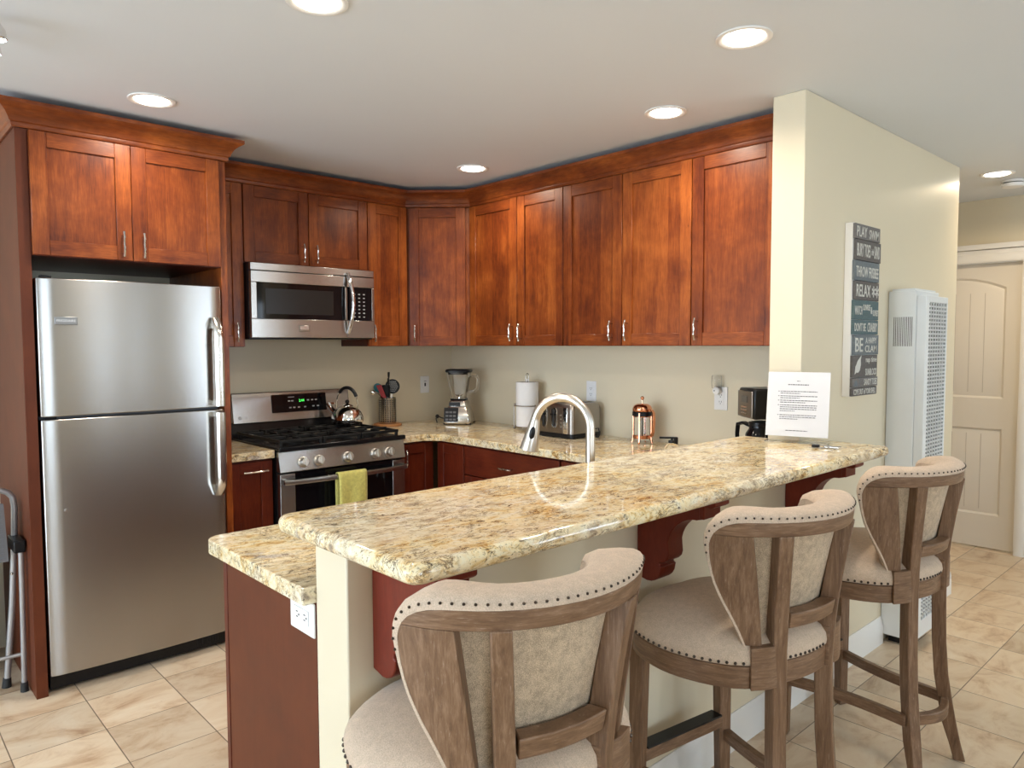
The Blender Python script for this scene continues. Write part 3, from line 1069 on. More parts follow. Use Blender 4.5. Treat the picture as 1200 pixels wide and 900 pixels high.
# ------------------------------------------------------------------ bar stools (local: +X forward to the bar, +Y the sitter's left)
SC = (.10, 0.0)
def pol(r_, th, z):
    return (SC[0] + r_ * math.cos(R(th)), SC[1] + r_ * math.sin(R(th)), z)
def interp(tab, z):
    for (a, va), (b, vb) in zip(tab, tab[1:]):
        if z <= b:
            k = max(0, (z - a) / (b - a))
            return va + (vb - va) * k
    return tab[-1][1]
RK = [(0, .86), (40, .98), (65, 1.08), (90, 1.07), (112, 1.05), (131, 1.04), (145, .99), (156, .92), (168, .895), (180, .89)]
def rk(th):
    th = abs((th + 180) % 360 - 180)
    for (a, va), (b, vb) in zip(RK, RK[1:]):
        if th <= b:
            k = (th - a) / (b - a)
            return va + (vb - va) * (k * .6 + .4 * k * k * (3 - 2 * k))
    return RK[-1][1]
def rad(z, th=128):
    k = max(0, min(1, (1.0 - z) / .32))
    return interp([(.60, .255), (.70, .264), (.85, .283), (1.0, .302), (1.06, .308)], z) * (1 + (min(rk(th), 1) - 1) * k)
LEAD = [(.66, 138), (.70, 135.5), (.74, 132), (.78, 128), (.82, 123.5), (.86, 120), (.90, 117.8), (.94, 117), (.96, 117), (.975, 117.8), (.99, 119.3), (1.003, 121.8), (1.013, 125.2), (1.019, 129), (1.022, 134)]
TRAIL = [(.66, 145), (.70, 144), (1.0, 137)]
def patch(m, zs, th0, th1, ro, ri, n=14, mat=0):
    """solid between radii ro(th,z), ri(th,z) and angles th0(z)..th1(z)"""
    k = len(zs)
    O, I = [], []
    for z in zs:
        a, b = th0(z), th1(z)
        O.append([pol(ro(a + (b - a) * j / n, z), a + (b - a) * j / n, z) for j in range(n + 1)])
        I.append([pol(ri(a + (b - a) * j / n, z), a + (b - a) * j / n, z) for j in range(n + 1)])
    vs = [p for row in O for p in row] + [p for row in I for p in row]
    w_ = n + 1
    off = k * w_
    fs = []
    for i in range(k - 1):
        for j in range(n):
            a = i * w_ + j
            fs.append((a, a + 1, a + w_ + 1, a + w_))
            fs.append((off + a, off + a + w_, off + a + w_ + 1, off + a + 1))
        for j in (0, n):
            a = i * w_ + j
            q = (a, a + w_, off + a + w_, off + a)
            fs.append(q)
    for i in (0, k - 1):
        for j in range(n):
            a = i * w_ + j
            fs.append((a, a + 1, off + a + 1, off + a))
    m.add(vs, fs, mat)
def frange(a, b, n):
    return [a + (b - a) * i / n for i in range(n + 1)]
def make_stool():
    t = thing('bar_stool', '', 'stool')
    SR = .268
    # apron ring with raised blocks at the back corners
    m = MB()
    seg = 64
    def ring(r0, r1, z0, z1, a0, a1, n):
        patch(m, [z0, z1], lambda z: a0, lambda z: a1, lambda th, z: r1 * rk(th), lambda th, z: r0 * rk(th), n)
    m.rings([[pol(r_ * rk(360 * j / seg), 360 * j / seg, z) for j in range(seg)] for r_, z in ((SR - .024, .600), (SR, .600), (SR + .001, .657), (SR - .024, .657))], True)
    for a0, a1 in ((137.5, 159), (201, 222.5)):
        ring(SR - .022, SR + .0105, .5995, .706, a0, a1, 10)
    m.build('apron', 'oak_h', t, bevel=.002)
    # cushion
    m = MB()
    prof = [(SR - .03, .640), (SR - .004, .6585), (SR + .003, .6605), (SR + .005, .672), (SR + .002, .690), (SR - .012, .708), (SR - .04, .724), (SR - .09, .738), (SR - .15, .747), (.05, .751), (.0005, .7515)]
    def rc(r_, th):
        return r_ * rk(th)
    m.rings([[pol(rc(r_, 360 * j / 48), 360 * j / 48, z) for j in range(48)] for r_, z in prof])
    cu = m.build('seat_cushion', 'linen', t, smooth=60)
    m = MB()
    for th in list(range(-134, 135, 4)) + list(range(163, 199, 4)):
        p = pol(rc(SR + .0045, th), th, .6665)
        m.sphere(p, .0042, 8)
    m.build('nailhead_trim', 'nail', cu)
    m = MB()
    ring_pts = [pol(rc(SR + .005, 360 * j / 60), 360 * j / 60, .6745) for j in range(60)]
    # legs
    for s in (1, -1):
        m = MB()
        pts = [(.284, s * .190, 0), (.284, s * .185, .30), (.284, s * .178, .603)]
        m.sweep_rect(pts, [(.036, .034), (.042, .040), (.046, .044)], [(1, s * .3)] * 3)
        m.build('leg', 'oak_v', t, bevel=.003)
        m = MB()
        zs = [0, .06, .13, .2, .3, .42, .54, .62, .70, .78, .86, .93, .988]
        xs = [(0, -.178, .148), (.13, -.150, .128), (.28, -.128, .112), (.45, -.118, .104), (.62, -.116, .103), (.74, -.120, .107), (.88, -.136, .120), (1.0, -.153, .134)]
        pts, wd, dr_ = [], [], []
        for z in zs:
            x = interp([(a, b) for a, b, c in xs], z)
            y = interp([(a, c) for a, b, c in xs], z)
            pts.append((x, s * y, z))
            wd.append((.037 if z > .1 else .033, .044 if z > .1 else .036))
            dr_.append((x - SC[0], s * y))
        m.sweep_rect(pts, wd, dr_)
        m.build('leg', 'oak_v', t, bevel=.003)
    # stretchers
    m = MB()
    m.box((.266, -.170, .232), (.304, .170, .270))
    fr_ = m.build('footrest', 'oak_h', t, bevel=.003)
    MB().box((.264, -.162, .2695), (.306, .162, .2755)).build('foot_plate', 'black_plastic', fr_)
    def bent(p0, p1, bulge, z, name):
        m = MB()
        p0, p1 = Vector((*p0, z)), Vector((*p1, z))
        d = (p1 - p0).normalized()
        nn = Vector((-d.y, d.x, 0))
        pts, wd, dr_ = [], [], []
        n = 14
        rs = []
        for i in range(n + 1):
            a = i / n
            p = p0.lerp(p1, a) + nn * bulge * math.sin(PI * a)
            tg = d + nn * bulge * PI * math.cos(PI * a) / (p1 - p0).length
            tg.normalize()
            sd = Vector((-tg.y, tg.x, 0))
            rs.append([p + sd * a_ * .012 + Vector((0, 0, b_ * .018)) for a_, b_ in ((1, -1), (1, 1), (-1, 1), (-1, -1))])
        m.rings(rs)
        return m.build(name, 'oak_h', t, bevel=.003)
    bent((.285, .192), (-.135, .138), .022, .205, 'stretcher')
    bent((.285, -.192), (-.135, -.138), -.022, .205, 'stretcher')
    bent((-.142, .105), (-.142, -.105), -.035, .205, 'stretcher')
    # wings
    for s in (1, -1):
        m = MB()
        zs = frange(.705, .985, 12)
        th0 = (lambda z: interp(LEAD, z)) if s > 0 else (lambda z: 360 - interp(TRAIL, z))
        th1 = (lambda z: interp(TRAIL, z)) if s > 0 else (lambda z: 360 - interp(LEAD, z))
        patch(m, zs, th0, th1, lambda th, z: rad(z, th), lambda th, z: rad(z, th) - .034, 6)
        m.build('wing', 'oak_v', t, bevel=.0015)
    # top rail
    m = MB()
    zs = [.9855, .99, 1.0, 1.012, 1.022]
    patch(m, zs, lambda z: interp(LEAD, z), lambda z: 360 - interp(LEAD, z), lambda th, z: rad(z, th) + .001, lambda th, z: rad(z, th) - .033, 40)
    m.build('top_rail', 'oak_h', t, bevel=.002)
    # lower back rail between the rear posts
    m = MB()
    zs = [.745, .765, .785]
    patch(m, zs, lambda z: 159, lambda z: 201, lambda th, z: rad(z, th) + .010, lambda th, z: rad(z, th) - .028, 16)
    m.build('lower_rail', 'oak_h', t, bevel=.003)
    # upholstered back: burlap outside, linen inside and over the rim
    m = MB()
    zs = frange(.715, 1.0, 10) + [1.02]
    st = lambda z: interp(LEAD, z) + .3
    patch(m, zs, lambda z: interp(LEAD, z) + .5, lambda z: 359.5 - interp(LEAD, z), lambda th, z: rad(z, th) - .0345, lambda th, z: rad(z, th) - .05, 44)
    bk = m.build('back_panel', 'burlap', t, smooth=60)
    m = MB()
    zs = frange(.712, 1.0, 12) + [1.012, 1.0235]
    def inner(th, z):
        k = math.sin(PI / 2 * min(1, max(0, (z - .70) / .25)))
        e = min(1, max(0, (abs(th - 180) - 26) / 30))
        return rad(z, th) - .054 - .026 * k - .012 * (z > .95) - .026 * e * k
    patch(m, zs, st, lambda z: 360 - st(z), lambda th, z: rad(z, th) - .048, inner, 44)
    # one padded roll following the front edge of the wings and the top of the rail
    half = [(interp(LEAD, z), z) for z in frange(.668, .96, 12)] + [(a, z) for z, a in LEAD if z > .96] + [(a, 1.0225) for a in (138, 145, 152, 159, 166, 173)]
    path = half + [(180, 1.0225)] + [(360 - a, z) for a, z in half[::-1]]
    rs = []
    nails = []
    for i, (a, z) in enumerate(path):
        a0, z0 = path[max(i - 1, 0)]
        a1, z1 = path[min(i + 1, len(path) - 1)]
        r_ = rad(z)
        ds, dz = R(a1 - a0) * r_, z1 - z0
        ln = math.hypot(ds, dz)
        na, nz_ = -dz / ln, ds / ln            # outward in the unrolled surface
        k = min(1, max(0, (z - .90) / .115))
        k = k * k * (3 - 2 * k)
        e_ = min(1, max(0, (abs(a - 180) - 26) / 30)) * k
        h = .009 + .014 * k + .004 * e_
        w_ = .050 + .044 * k + .026 * e_
        sec = [(.001, -.001), (.0018, .45 * h), (-.004, .74 * h), (-.016, .95 * h), (-.032 - .1 * w_, h), (-.75 * w_, .86 * h), (-.94 * w_, .5 * h), (-w_, -.002), (-.8 * w_, -.012), (-.05, -.001)]
        rs.append([pol(r_ + q, a + math.degrees(na * t_ / r_), z + nz_ * t_) for q, t_ in sec])
        nails.append(pol(r_ + .0022, a + math.degrees(na * .42 * h / r_), z + nz_ * .42 * h))
    m.rings(rs)
    up_ = m.build('back_upholstery', 'linen', t, smooth=60)
    m = MB()
    acc = 0
    last = None
    for i in range(len(nails) - 1):
        p, q = Vector(nails[i]), Vector(nails[i + 1])
        d_ = (q - p).length
        while acc < d_:
            c_ = p.lerp(q, acc / d_)
            if c_.z > .93:
                m.sphere(c_, .0030, 6)
            acc += .0195
        acc -= d_
    m.build('nailhead_trim', 'nail', up_)
    return t
stool = make_stool()
STOOLS = [(3.185, -2.342, -.171, 'limed oak bar stool with linen seat, nearest the camera at the bar end'),
          (3.224, -1.467, -.146, 'middle limed oak bar stool with nail-trimmed linen seat along the bar'),
          (3.235, -.587, -.132, 'farthest limed oak bar stool, beside the white wall heater')]
for i, (x, y, a, lab) in enumerate(STOOLS):
    o = stool if i == 0 else dup(stool)
    o.location = (x, y, 0)
    o.rotation_euler = (0, 0, PI + a)
    o['label'] = lab
    o['group'] = 'bar stools along the bar'

# ------------------------------------------------------------------ kettle
t = thing('kettle', 'polished steel whistling kettle with black handle on the rear right burner', 'kettle', (.262, -1.012, .9665))
t.rotation_euler[2] = R(-60)
m = MB()
m.lathe([(.075, 0), (.092, .006), (.097, .02), (.095, .045), (.082, .075), (.060, .097), (.038, .108), (.0005, .110)], seg=36)
m.build('body', 'chrome', t, smooth=60)
m = MB().lathe([(.036, .107), (.034, .114), (.012, .121), (.008, .124)], seg=24)
ld = m.build('lid', 'chrome', t, smooth=60)
MB().sphere((0, 0, .135), .014, s=(1, 1, .9)).build('knob', 'black_plastic', ld)
m = MB()
m.tube([(0, -.075, .062), (0, -.105, .085), (0, -.122, .112)], [.022, .016, .013], 14)
sp = m.build('spout', 'chrome', t, smooth=60)
MB().tube([(0, -.119, .108), (0, -.128, .124)], [.016, .015], 14).box((-.004, -.125, .118), (.004, -.085, .128)).build('spout_cap', 'chrome', sp)
m = MB()
pts = [(0, -.072 * math.cos(a), .095 + .125 * math.sin(a) ** .8) for a in frange(.0001, PI - .0001, 24)]
m.tube(pts[:8], .0045, 8), m.tube(pts[-6:], .0045, 8)
hd = m.build('handle', 'chrome', t)
MB().tube(pts[6:21], .0105, 10).build('grip', 'black_plastic', hd)

# dish towel hanging over the oven handle
m = MB()
nx, prof = 10, []
yh, zh = .760, .752     # handle centre in world x, z
for a in frange(0, PI, 8):
    prof.append((yh + .016 * math.cos(a), zh + .004 + .016 * math.sin(a)))
front = [(yh + .018, zh - .02 - .032 * i) for i in range(9)]
back = [(yh - .0165, zh - .015 - .03 * i) for i in range(6)]
prof = front[::-1] + prof + back
rs = []
for i in range(nx + 1):
    a = i / nx
    y = -1.366 + .170 * a
    row = []
    for j, (x, z) in enumerate(prof):
        dd = max(0, zh - z)
        row.append((x + (.010 * math.sin(a * 9 + 1) * dd / .25 if x > yh else 0), y + .008 * math.sin(a * 6) * dd / .25, z - (.01 * a * dd / .25)))
    rs.append(row)
n = len(prof)
vs = [p for r_ in rs for p in r_]
fs = [(i * n + j, i * n + j + 1, (i + 1) * n + j + 1, (i + 1) * n + j) for i in range(nx) for j in range(n - 1)]
o = MB().add(vs, fs).build('dish_towel', 'yellow_terry', smooth=80)
sd = o.modifiers.new('thick', 'SOLIDIFY')
sd.thickness = .004
sd.offset = 1
tag(o, 'yellow terry dish towel hanging over the oven door handle', 'towel')

# ------------------------------------------------------------------ utensil crock on its round board
UX, UY = .125, -.635
o = MB().lathe([(.088, 0), (.092, .003), (.092, .012), (.088, .015)], (UX, UY, ZC1 + .0005), 40).build('trivet_board', 'beech')
tag(o, 'round wooden board under the utensil holder', 'board')
zb = ZC1 + .016
t = thing('utensil_holder', 'perforated steel utensil holder on the round wooden board', 'utensil holder', (UX, UY, zb))
m = MB()
seg = 40
m.rings([[(r_ * math.cos(2 * PI * j / seg), r_ * math.sin(2 * PI * j / seg), z) for j in range(seg)] for r_, z in ((.054, 0), (.056, .003), (.056, .166), (.057, .169), (.054, .169), (.0535, .006), (.0005, .005))], False, True)
m.build('cup', 'steel', t, smooth=40)
m = MB()
for k in range(24):
    a = 2 * PI * k / 24
    for r_ in range(11):
        z = .018 + r_ * .0135
        c_, s_ = math.cos(a), math.sin(a)
        p = Vector((c_ * .0558, s_ * .0558, z))
        u = Vector((-s_, c_, 0)) * .0036
        v = Vector((0, 0, .0042))
        o_ = Vector((c_, s_, 0)) * .0007
        m.hexa([p - u - v, p + u - v, p + u - v + o_, p - u - v + o_, p - u + v, p + u + v, p + u + v + o_, p - u + v + o_])
m.build('perforation', 'slot_dark', t)
def utensil(name, label, side, back, lean, parts, tip=0.0):
    # side: offset of the foot along the screen-right diagonal, lean: tilt to that side
    FRr = R(48)
    loc = (UX + side * math.cos(FRr) - back * math.sin(FRr), UY + side * math.sin(FRr) + back * math.cos(FRr), zb + .008)
    t = thing(name, label, 'utensil', loc, FRr, 'cooking utensils in the steel holder')
    t.rotation_euler = (tip, R(lean), FRr)
    for pn, mb, mt, kw in parts:
        mb.build(pn, mt, t, **kw)
    return t
# skimmer with a disc full of holes
m = MB()
m.lathe([(.046, -.002), (.048, 0), (.046, .002), (.0005, .004)], seg=30)
for v in m.v:
    v.y, v.z = v.z, v.y + .235
h_ = MB()
for i in range(-3, 4):
    for j in range(-3, 4):
        x, z = i * .0115 + (j % 2) * .005, j * .0105
        if math.hypot(x, z) < .038:
            k = MB(Matrix.Translation((x, -.003, .235 + z)) @ Matrix.Rotation(R(90), 4, 'X')).lathe([(.0032, 0), (.0032, .0008)], seg=8)
            h_.add(k.v, k.f)
            k = MB(Matrix.Translation((x, .0045, .235 + z)) @ Matrix.Rotation(R(90), 4, 'X')).lathe([(.0032, 0), (.0032, .0008)], seg=8)
            h_.add(k.v, k.f)
utensil('skimmer', 'black round skimmer with a holed disc, tallest in the utensil holder', .012, .012, 5,
        [('disc', m, 'black_plastic', {}), ('hole', h_, 'print_grey', {}), ('stem', MB().tube([(0, 0, 0), (0, 0, .19)], .005, 8), 'black_plastic', {})])
utensil('ladle', 'thin black utensil handle rising behind the skimmer', .006, .030, 0,
        [('stem', MB().tube([(0, 0, 0), (0, 0, .285)], .004, 8), 'black_plastic', {}), ('end_grip', MB().tube([(0, 0, .285), (0, 0, .30), (0, 0, .325), (0, 0, .328)], [.004, .007, .008, .005], 10), 'black_plastic', {})])
utensil('spatula', 'wide black spatula blade standing in the middle of the utensil holder', -.004, -.004, -1,
        [('blade', MB().prism(round_poly([(-.026, .165), (.026, .165), (.028, .245), (-.028, .245)], .008), -.003, .003, 'y'), 'black_plastic', {}), ('stem', MB().tube([(0, 0, 0), (0, 0, .17)], .006, 8), 'black_plastic', {})])
utensil('fork', 'slim black serving fork beside the black spatula', .020, -.014, -2,
        [('stem', MB().tube([(0, 0, 0), (0, 0, .262), (0, 0, .275), (0, 0, .29)], [.004, .004, .008, .006], 8), 'black_plastic', {})])
utensil('scraper', 'dark red silicone scraper leaning left in the utensil holder', -.010, -.028, -2,
        [('blade', MB().hexa([(-.016, -.005, .165), (.014, -.005, .16), (.014, .005, .16), (-.016, .005, .165), (-.050, -.005, .245), (-.016, -.005, .25), (-.016, .005, .25), (-.050, .005, .245)]), 'red', {'bevel': .003}), ('stem', MB().tube([(0, 0, 0), (0, 0, .17)], .005, 8), 'red', {})])
utensil('spoon', 'teal serving spoon drooping over the left side of the utensil holder', -.022, .032, 0,
        [('bowl', MB(Matrix.Translation((-.042, 0, .222)) @ Matrix.Rotation(R(-38), 4, 'Y')).sphere((0, 0, 0), .034, 16, 0, (.85, .5, 1.0)), 'teal', {}), ('stem', MB().tube([(0, 0, 0), (0, 0, .165), (-.014, 0, .195), (-.03, 0, .21)], .005, 8), 'teal', {})])
utensil('tongs', 'white tipped kitchen tongs leaning right in the utensil holder', .008, -.030, 8,
        [('arm', MB().box((-.004, -.006, 0), (.004, -.002, .19)).box((-.004, .002, 0), (.004, .006, .19)), 'white_plastic', {})])
utensil('measuring_scoop', 'small steel scoop at the far left of the utensil holder', -.040, .006, 0,
        [('cup', MB(Matrix.Translation((-.052, 0, .192)) @ Matrix.Rotation(R(-60), 4, 'Y')).lathe([(.0005, -.012), (.012, -.010), (.017, .0), (.018, .012), (.016, .004), (.0005, -.008)], seg=18), 'chrome', {}), ('stem', MB().tube([(0, 0, .0), (0, 0, .165), (-.02, 0, .185), (-.04, 0, .19)], .0028, 8), 'chrome', {})])

# ------------------------------------------------------------------ blender
t = thing('blender', 'chrome and black countertop blender with glass jar in the corner', 'blender', (.352, -.215, ZC1), R(40))
m = MB()
def sq(h, hx, hy, r_, n=4):
    return [(p[0], p[1], h) for p in round_poly([(-hx, -hy), (hx, -hy), (hx, hy), (-hx, hy)], r_, n)]
m.rings([sq(.008, .092, .090, .02), sq(.014, .094, .092, .02), sq(.06, .086, .084, .02), sq(.115, .070, .068, .018), sq(.12, .064, .062, .016), sq(.15, .060, .058, .016), sq(.157, .054, .052, .015)])
bb = m.build('motor_base', 'nickel', t, smooth=40)
m = MB()
m.rings([[(x, y - .0035, z) for x, y, z in ((-.086 + a, yy, zz) for a in (0, .095))] + [(x, y + .004, z) for x, y, z in ((-.086 + a, yy, zz) for a in (.095, 0))] for yy, zz in ((-.0905, .02), (-.085, .06), (-.0705, .112))])
for r_ in range(3):
    for c_ in range(3):
        z = .035 + r_ * .024
        m.box((-.074 + c_ * .025, -.096 + r_ * .0035, z - .006), (-.056 + c_ * .025, -.086 + r_ * .0035, z + .006), 1)
m.build('button_panel', ['black_plastic', 'grey_plastic'], t)
MB().box((-.055, -.066, .122), (.02, -.055, .148)).build('upper_panel', 'black_plastic', t, bevel=.002)
for x in (-.075, .075):
    for y in (-.07, .07):
        MB().lathe([(.018, 0), (.02, .012)], (x, y, 0), 12).build('foot', 'rubber', t)
m = MB()
m.rings([sq(.158, .052, .050, .02), sq(.17, .054, .052, .02)])
m.build('jar_collar', 'black_plastic', t)
m = MB()
jar_o = [sq(.171, .046, .046, .02, 5), sq(.20, .05, .05, .022, 5), sq(.335, .074, .074, .03, 5), sq(.345, .075, .075, .03, 5)]
jar_i = [sq(.345, .071, .071, .028, 5), sq(.335, .070, .070, .028, 5), sq(.20, .046, .046, .02, 5), sq(.176, .042, .042, .018, 5)]
m.rings(jar_o + jar_i)
jr = m.build('jar', 'clear_glass', t, smooth=45)
m = MB()
m.tube([(.068, .02, .325), (.115, .02, .32), (.128, .02, .295), (.122, .02, .235), (.098, .02, .212), (.058, .02, .215)], .011, 10)
m.build('jar_handle', 'clear_glass', jr)
m = MB()
m.rings([sq(.332, .066, .066, .028), sq(.346, .069, .069, .028)])
m.rings([sq(.3465, .082, .080, .032), sq(.360, .083, .081, .032), sq(.366, .076, .074, .03)])
m.build('lid', 'black_plastic', t, smooth=40)
m = MB().tube([(0, 0, .165), (0, 0, .19)], .01, 10)
for a in (0, 90, 180, 270):
    ca, sa = math.cos(R(a)), math.sin(R(a))
    m.tube([(0, 0, .188), (ca * .022, sa * .022, .192), (ca * .03, sa * .03, .20)], [.004, .003, .001], 6)
m.build('blade', 'chrome', t)
m = MB()
m.tube([(-.07, .06, .02), (-.14, .075, .03), (-.165, .06, .045), (-.150, .03, .05), (-.160, .0, .03), (-.15, -.01, .006)], .004, 8)
m.sphere((-.155, .02, .045), .014, 10)
m.build('cord', 'rubber', t)

# ------------------------------------------------------------------ paper towel
PX, PY = .905, -.112
t = thing('paper_towel_holder', 'wire paper towel holder with looped top and ball feet', 'paper towel holder', (PX, PY, ZC1))
m = MB()
def circ(r_, z, n=30, c=(0, 0)):
    return [(c[0] + r_ * math.cos(2 * PI * i / n), c[1] + r_ * math.sin(2 * PI * i / n), z) for i in range(n)]
m.tube(circ(.078, .016), .003, 8, True)
for a in (0, 90):
    m.tube([(.078 * math.cos(R(a)), .078 * math.sin(R(a)), .016), (-.078 * math.cos(R(a)), -.078 * math.sin(R(a)), .016)], .003, 8)
m.build('base_ring', 'bronze_wire', t)
for a in (225, 345, 105):
    MB().sphere((.080 * math.cos(R(a)), .080 * math.sin(R(a)), .0085), .0085, 10).build('ball_foot', 'bronze_wire', t)
m = MB()
m.tube([(0, 0, .016), (0, 0, .316)], .004, 8)
lp = [(.013 * math.cos(R(a)), 0, .333 + .016 * math.sin(R(a))) for a in range(200, -21, -20)]
m.tube([(-.013, 0, .30)] + lp + [(.013, 0, .30)], .0028, 8)
m.build('post', 'bronze_wire', t)
m = MB()
a = R(225)
ax, ay = .083 * math.cos(a), .083 * math.sin(a)
m.tube([(ax, ay, .012), (ax, ay, .135)], .003, 8)
m.tube([(.083 * math.cos(R(b)), .083 * math.sin(R(b)), .150) for b in range(205, 350, 8)], .003, 8)
m.sphere((.086 * math.cos(R(203)), .086 * math.sin(R(203)), .153), .008, 10)
m.sphere((.086 * math.cos(R(350)), .086 * math.sin(R(350)), .153), .006, 10)
m.tube([(ax, ay, .135), (ax, ay, .150)], .003, 8)
m.build('side_arm', 'bronze_wire', t)
m = MB()
m.rings([circ(r_, z, 36) for r_, z in ((.020, .0205), (.070, .0205), (.071, .024), (.071, .293), (.070, .296), (.020, .296))], True)
o = m.build('paper_towel_roll', 'towel_paper', smooth=40)
o.location = (PX, PY, ZC1)
tag(o, 'white paper towel roll on the wire holder', 'paper towel')

# ------------------------------------------------------------------ toaster
t = thing('toaster', 'four-slice stainless toaster with two levers behind the faucet', 'toaster', (1.305, -.165, ZC1), R(1))
m = MB()
hx, hd_ = .142, .125
m.rings([sq(.028, hx, hd_, .022), sq(.16, hx, hd_, .022), sq(.185, hx - .006, hd_ - .006, .02), sq(.197, hx - .022, hd_ - .022, .016)])
m.build('body', 'steel_dark', t, smooth=50)  # darker steel puts the dark reflections into the body colour
m = MB()
m.rings([sq(.006, hx + .004, hd_ + .004, .022), sq(.027, hx + .004, hd_ + .004, .022)])
for x in (-.11, .11):
    for y in (-.09, .09):
        m.lathe([(.012, 0), (.012, .007)], (x, y, 0), 10)
m.build('base', 'black_plastic', t)
m = MB()
for x in (-.09, -.03, .03, .09):
    m.box((x - .013, -.09, .194), (x + .013, .09, .1985))
m.build('toast_slot', 'slot_dark', t)
def ring_slot(x):
    m = MB()
    yF = -hd_ - .001
    out = round_poly([(x - .019, .058), (x + .019, .058), (x + .019, .172), (x - .019, .172)], .018)
    inn = round_poly([(x - .013, .064), (x + .013, .064), (x + .013, .166), (x - .013, .166)], .012)
    n = len(out)
    vs = [(a, yF - .004, b) for a, b in out] + [(a, yF - .004, b) for a, b in inn] + [(a, yF + .002, b) for a, b in out] + [(a, yF + .002, b) for a, b in inn]
    fs = []
    for i in range(n):
        j = (i + 1) % n
        fs += [(i, j, n + j, n + i), (i, 2 * n + i, 2 * n + j, j), (n + i, n + j, 3 * n + j, 3 * n + i)]
    m.add(vs, fs)
    fr_ = m.build('lever_frame', 'chrome', t)
    MB().box((x - .012, yF - .0032, .066), (x + .002, yF + .003, .164)).build('lever_slot', 'slot_dark', fr_)
    MB().box((x - .014, yF - .022, .128), (x + .014, yF - .002, .140)).build('lever', 'black_plastic', fr_, bevel=.002)
for x in (-.075, .005):
    ring_slot(x)
MB().box((.075, -hd_ - .008, .028), (.108, -hd_ + .002, .178)).build('control_strip', 'chrome', t, bevel=.004)
for z in (.065, .087, .109, .131):
    m = MB().lathe([(.006, 0), (.005, .004)], (0, 0, 0), 10)
    for v in m.v:
        v.x, v.y, v.z = v.x + .052, -hd_ - v.z, v.y + z
    m.build('button', 'nickel', t)
for x in (-.06, .03):
    MB().box((x - .03, -hd_ - .002, .038), (x + .03, -hd_ + .001, .047)).build('label_strip', 'steel_dark', t)
m = MB().tube([(.14, .07, .045), (.158, .08, .05), (.178, .07, .02), (.185, .05, .004), (.16, .03, .0045), (.146, .06, .0045)], .0035, 8)
m.build('cord', 'rubber', t)

# ------------------------------------------------------------------ pull-down faucet
FX, FY = 2.50, -1.345
t = thing('faucet', 'brushed nickel gooseneck pull-down faucet rising behind the bar', 'faucet', (FX, FY, ZC1))
fd = Vector((-.94, -.34, 0)).normalized()
m = MB().lathe([(.028, 0), (.028, .006), (.024, .012), (.022, .05), (.0205, .06)], seg=24)
m.build('base', 'brushed_nickel', t, smooth=40)
Rr = .108
m = MB()
pts = [(0, 0, .055), (0, 0, .15), (0, 0, .236)]
for a in range(180, 14, -11):
    p = fd * (Rr + Rr * math.cos(R(a)))
    pts.append((p.x, p.y, .236 + Rr * math.sin(R(a))))
m.tube(pts, .0165, 16)
m.build('spout', 'brushed_nickel', t, smooth=60)
e0, e1 = Vector(pts[-1]), Vector(pts[-1]) - Vector(pts[-2])
e1.normalize()
e1 = (e1 + Vector((0, 0, -.55))).normalized()
m = MB()
m.tube([e0 + e1 * s for s in (0, .004, .02, .06, .1, .118, .12)], [.0175, .0178, .020, .026, .0325, .035, .031], 20)
hd = m.build('spray_head', 'brushed_nickel', t, smooth=50)
sidev = Vector((0, 0, 1)).cross(fd)
toc = (Vector((CAM_POS.x - FX, CAM_POS.y - FY, 0))).normalized()
outv = (toc - e1 * toc.dot(e1)).normalized()
pc = e0 + e1 * .052 + outv * .0245
m = MB(face_m(pc, outv.cross(e1), e1))
m.sphere((0, 0, 0), .026, 14, 0, (.42, 1.0, .22))
m.build('spray_button', 'black_plastic', hd)
m = MB()
hv = sidev
m.tube([(hv * .018) + Vector((0, 0, .04)), (hv * .05) + Vector((0, 0, .05)), (hv * .09) + Vector((0, 0, .085))], [.011, .007, .0055], 10)
m.build('lever', 'brushed_nickel', t)

# ------------------------------------------------------------------ dish soap bottle, just showing above the bar
t = thing('soap_dispenser', 'small clear soap dispenser with black pump peeking over the bar edge', 'soap dispenser', (2.30, -.565, ZC1), R(40))
m = MB()
m.rings([sq(.001, .032, .032, .012), sq(.07, .032, .032, .012), sq(.085, .022, .022, .01), sq(.092, .014, .014, .008)])
m.build('bottle', 'clear_plastic', t, smooth=40)
m = MB()
m.lathe([(.016, .0925), (.016, .104), (.008, .106)], seg=16)
m.tube([(0, 0, .10), (0, 0, .118)], .006, 10)
m.box((-.055, -.008, .112), (.022, .008, .120))
m.box((.008, -.009, .088), (.026, .009, .119))
m.build('pump', 'black_plastic', t, bevel=.002)

# ------------------------------------------------------------------ french press
t = thing('french_press', 'copper framed glass coffee press by the back wall', 'coffee press', (1.812, -.135, ZC1))
m = MB()
rs_o = [circ(r_, z, 30) for r_, z in ((.0005, .022), (.044, .022), (.0455, .026), (.0455, .172), (.0435, .172), (.0435, .028), (.0005, .026))]
m.rings(rs_o)
m.build('beaker', 'clear_glass', t, smooth=40)
m = MB()
m.rings([circ(r_, z, 30) for r_, z in ((.0465, .145), (.049, .145), (.049, .170), (.0465, .170))], True)
m.rings([circ(r_, z, 30) for r_, z in ((.0465, .030), (.049, .030), (.049, .048), (.0465, .048))], True)
for a in (20, 110, 200, 290):
    ca, sa = math.cos(R(a)), math.sin(R(a))
    m.tube([(ca * .050, sa * .050, .168), (ca * .050, sa * .050, .03), (ca * .054, sa * .054, .008), (ca * .058, sa * .058, .0065)], .0055, 8)
fr_ = m.build('frame', 'copper', t)
m = MB().lathe([(.049, .173), (.052, .178), (.051, .192), (.044, .205), (.030, .213), (.0005, .216)], seg=30)
ld = m.build('lid', 'copper', t, smooth=50)
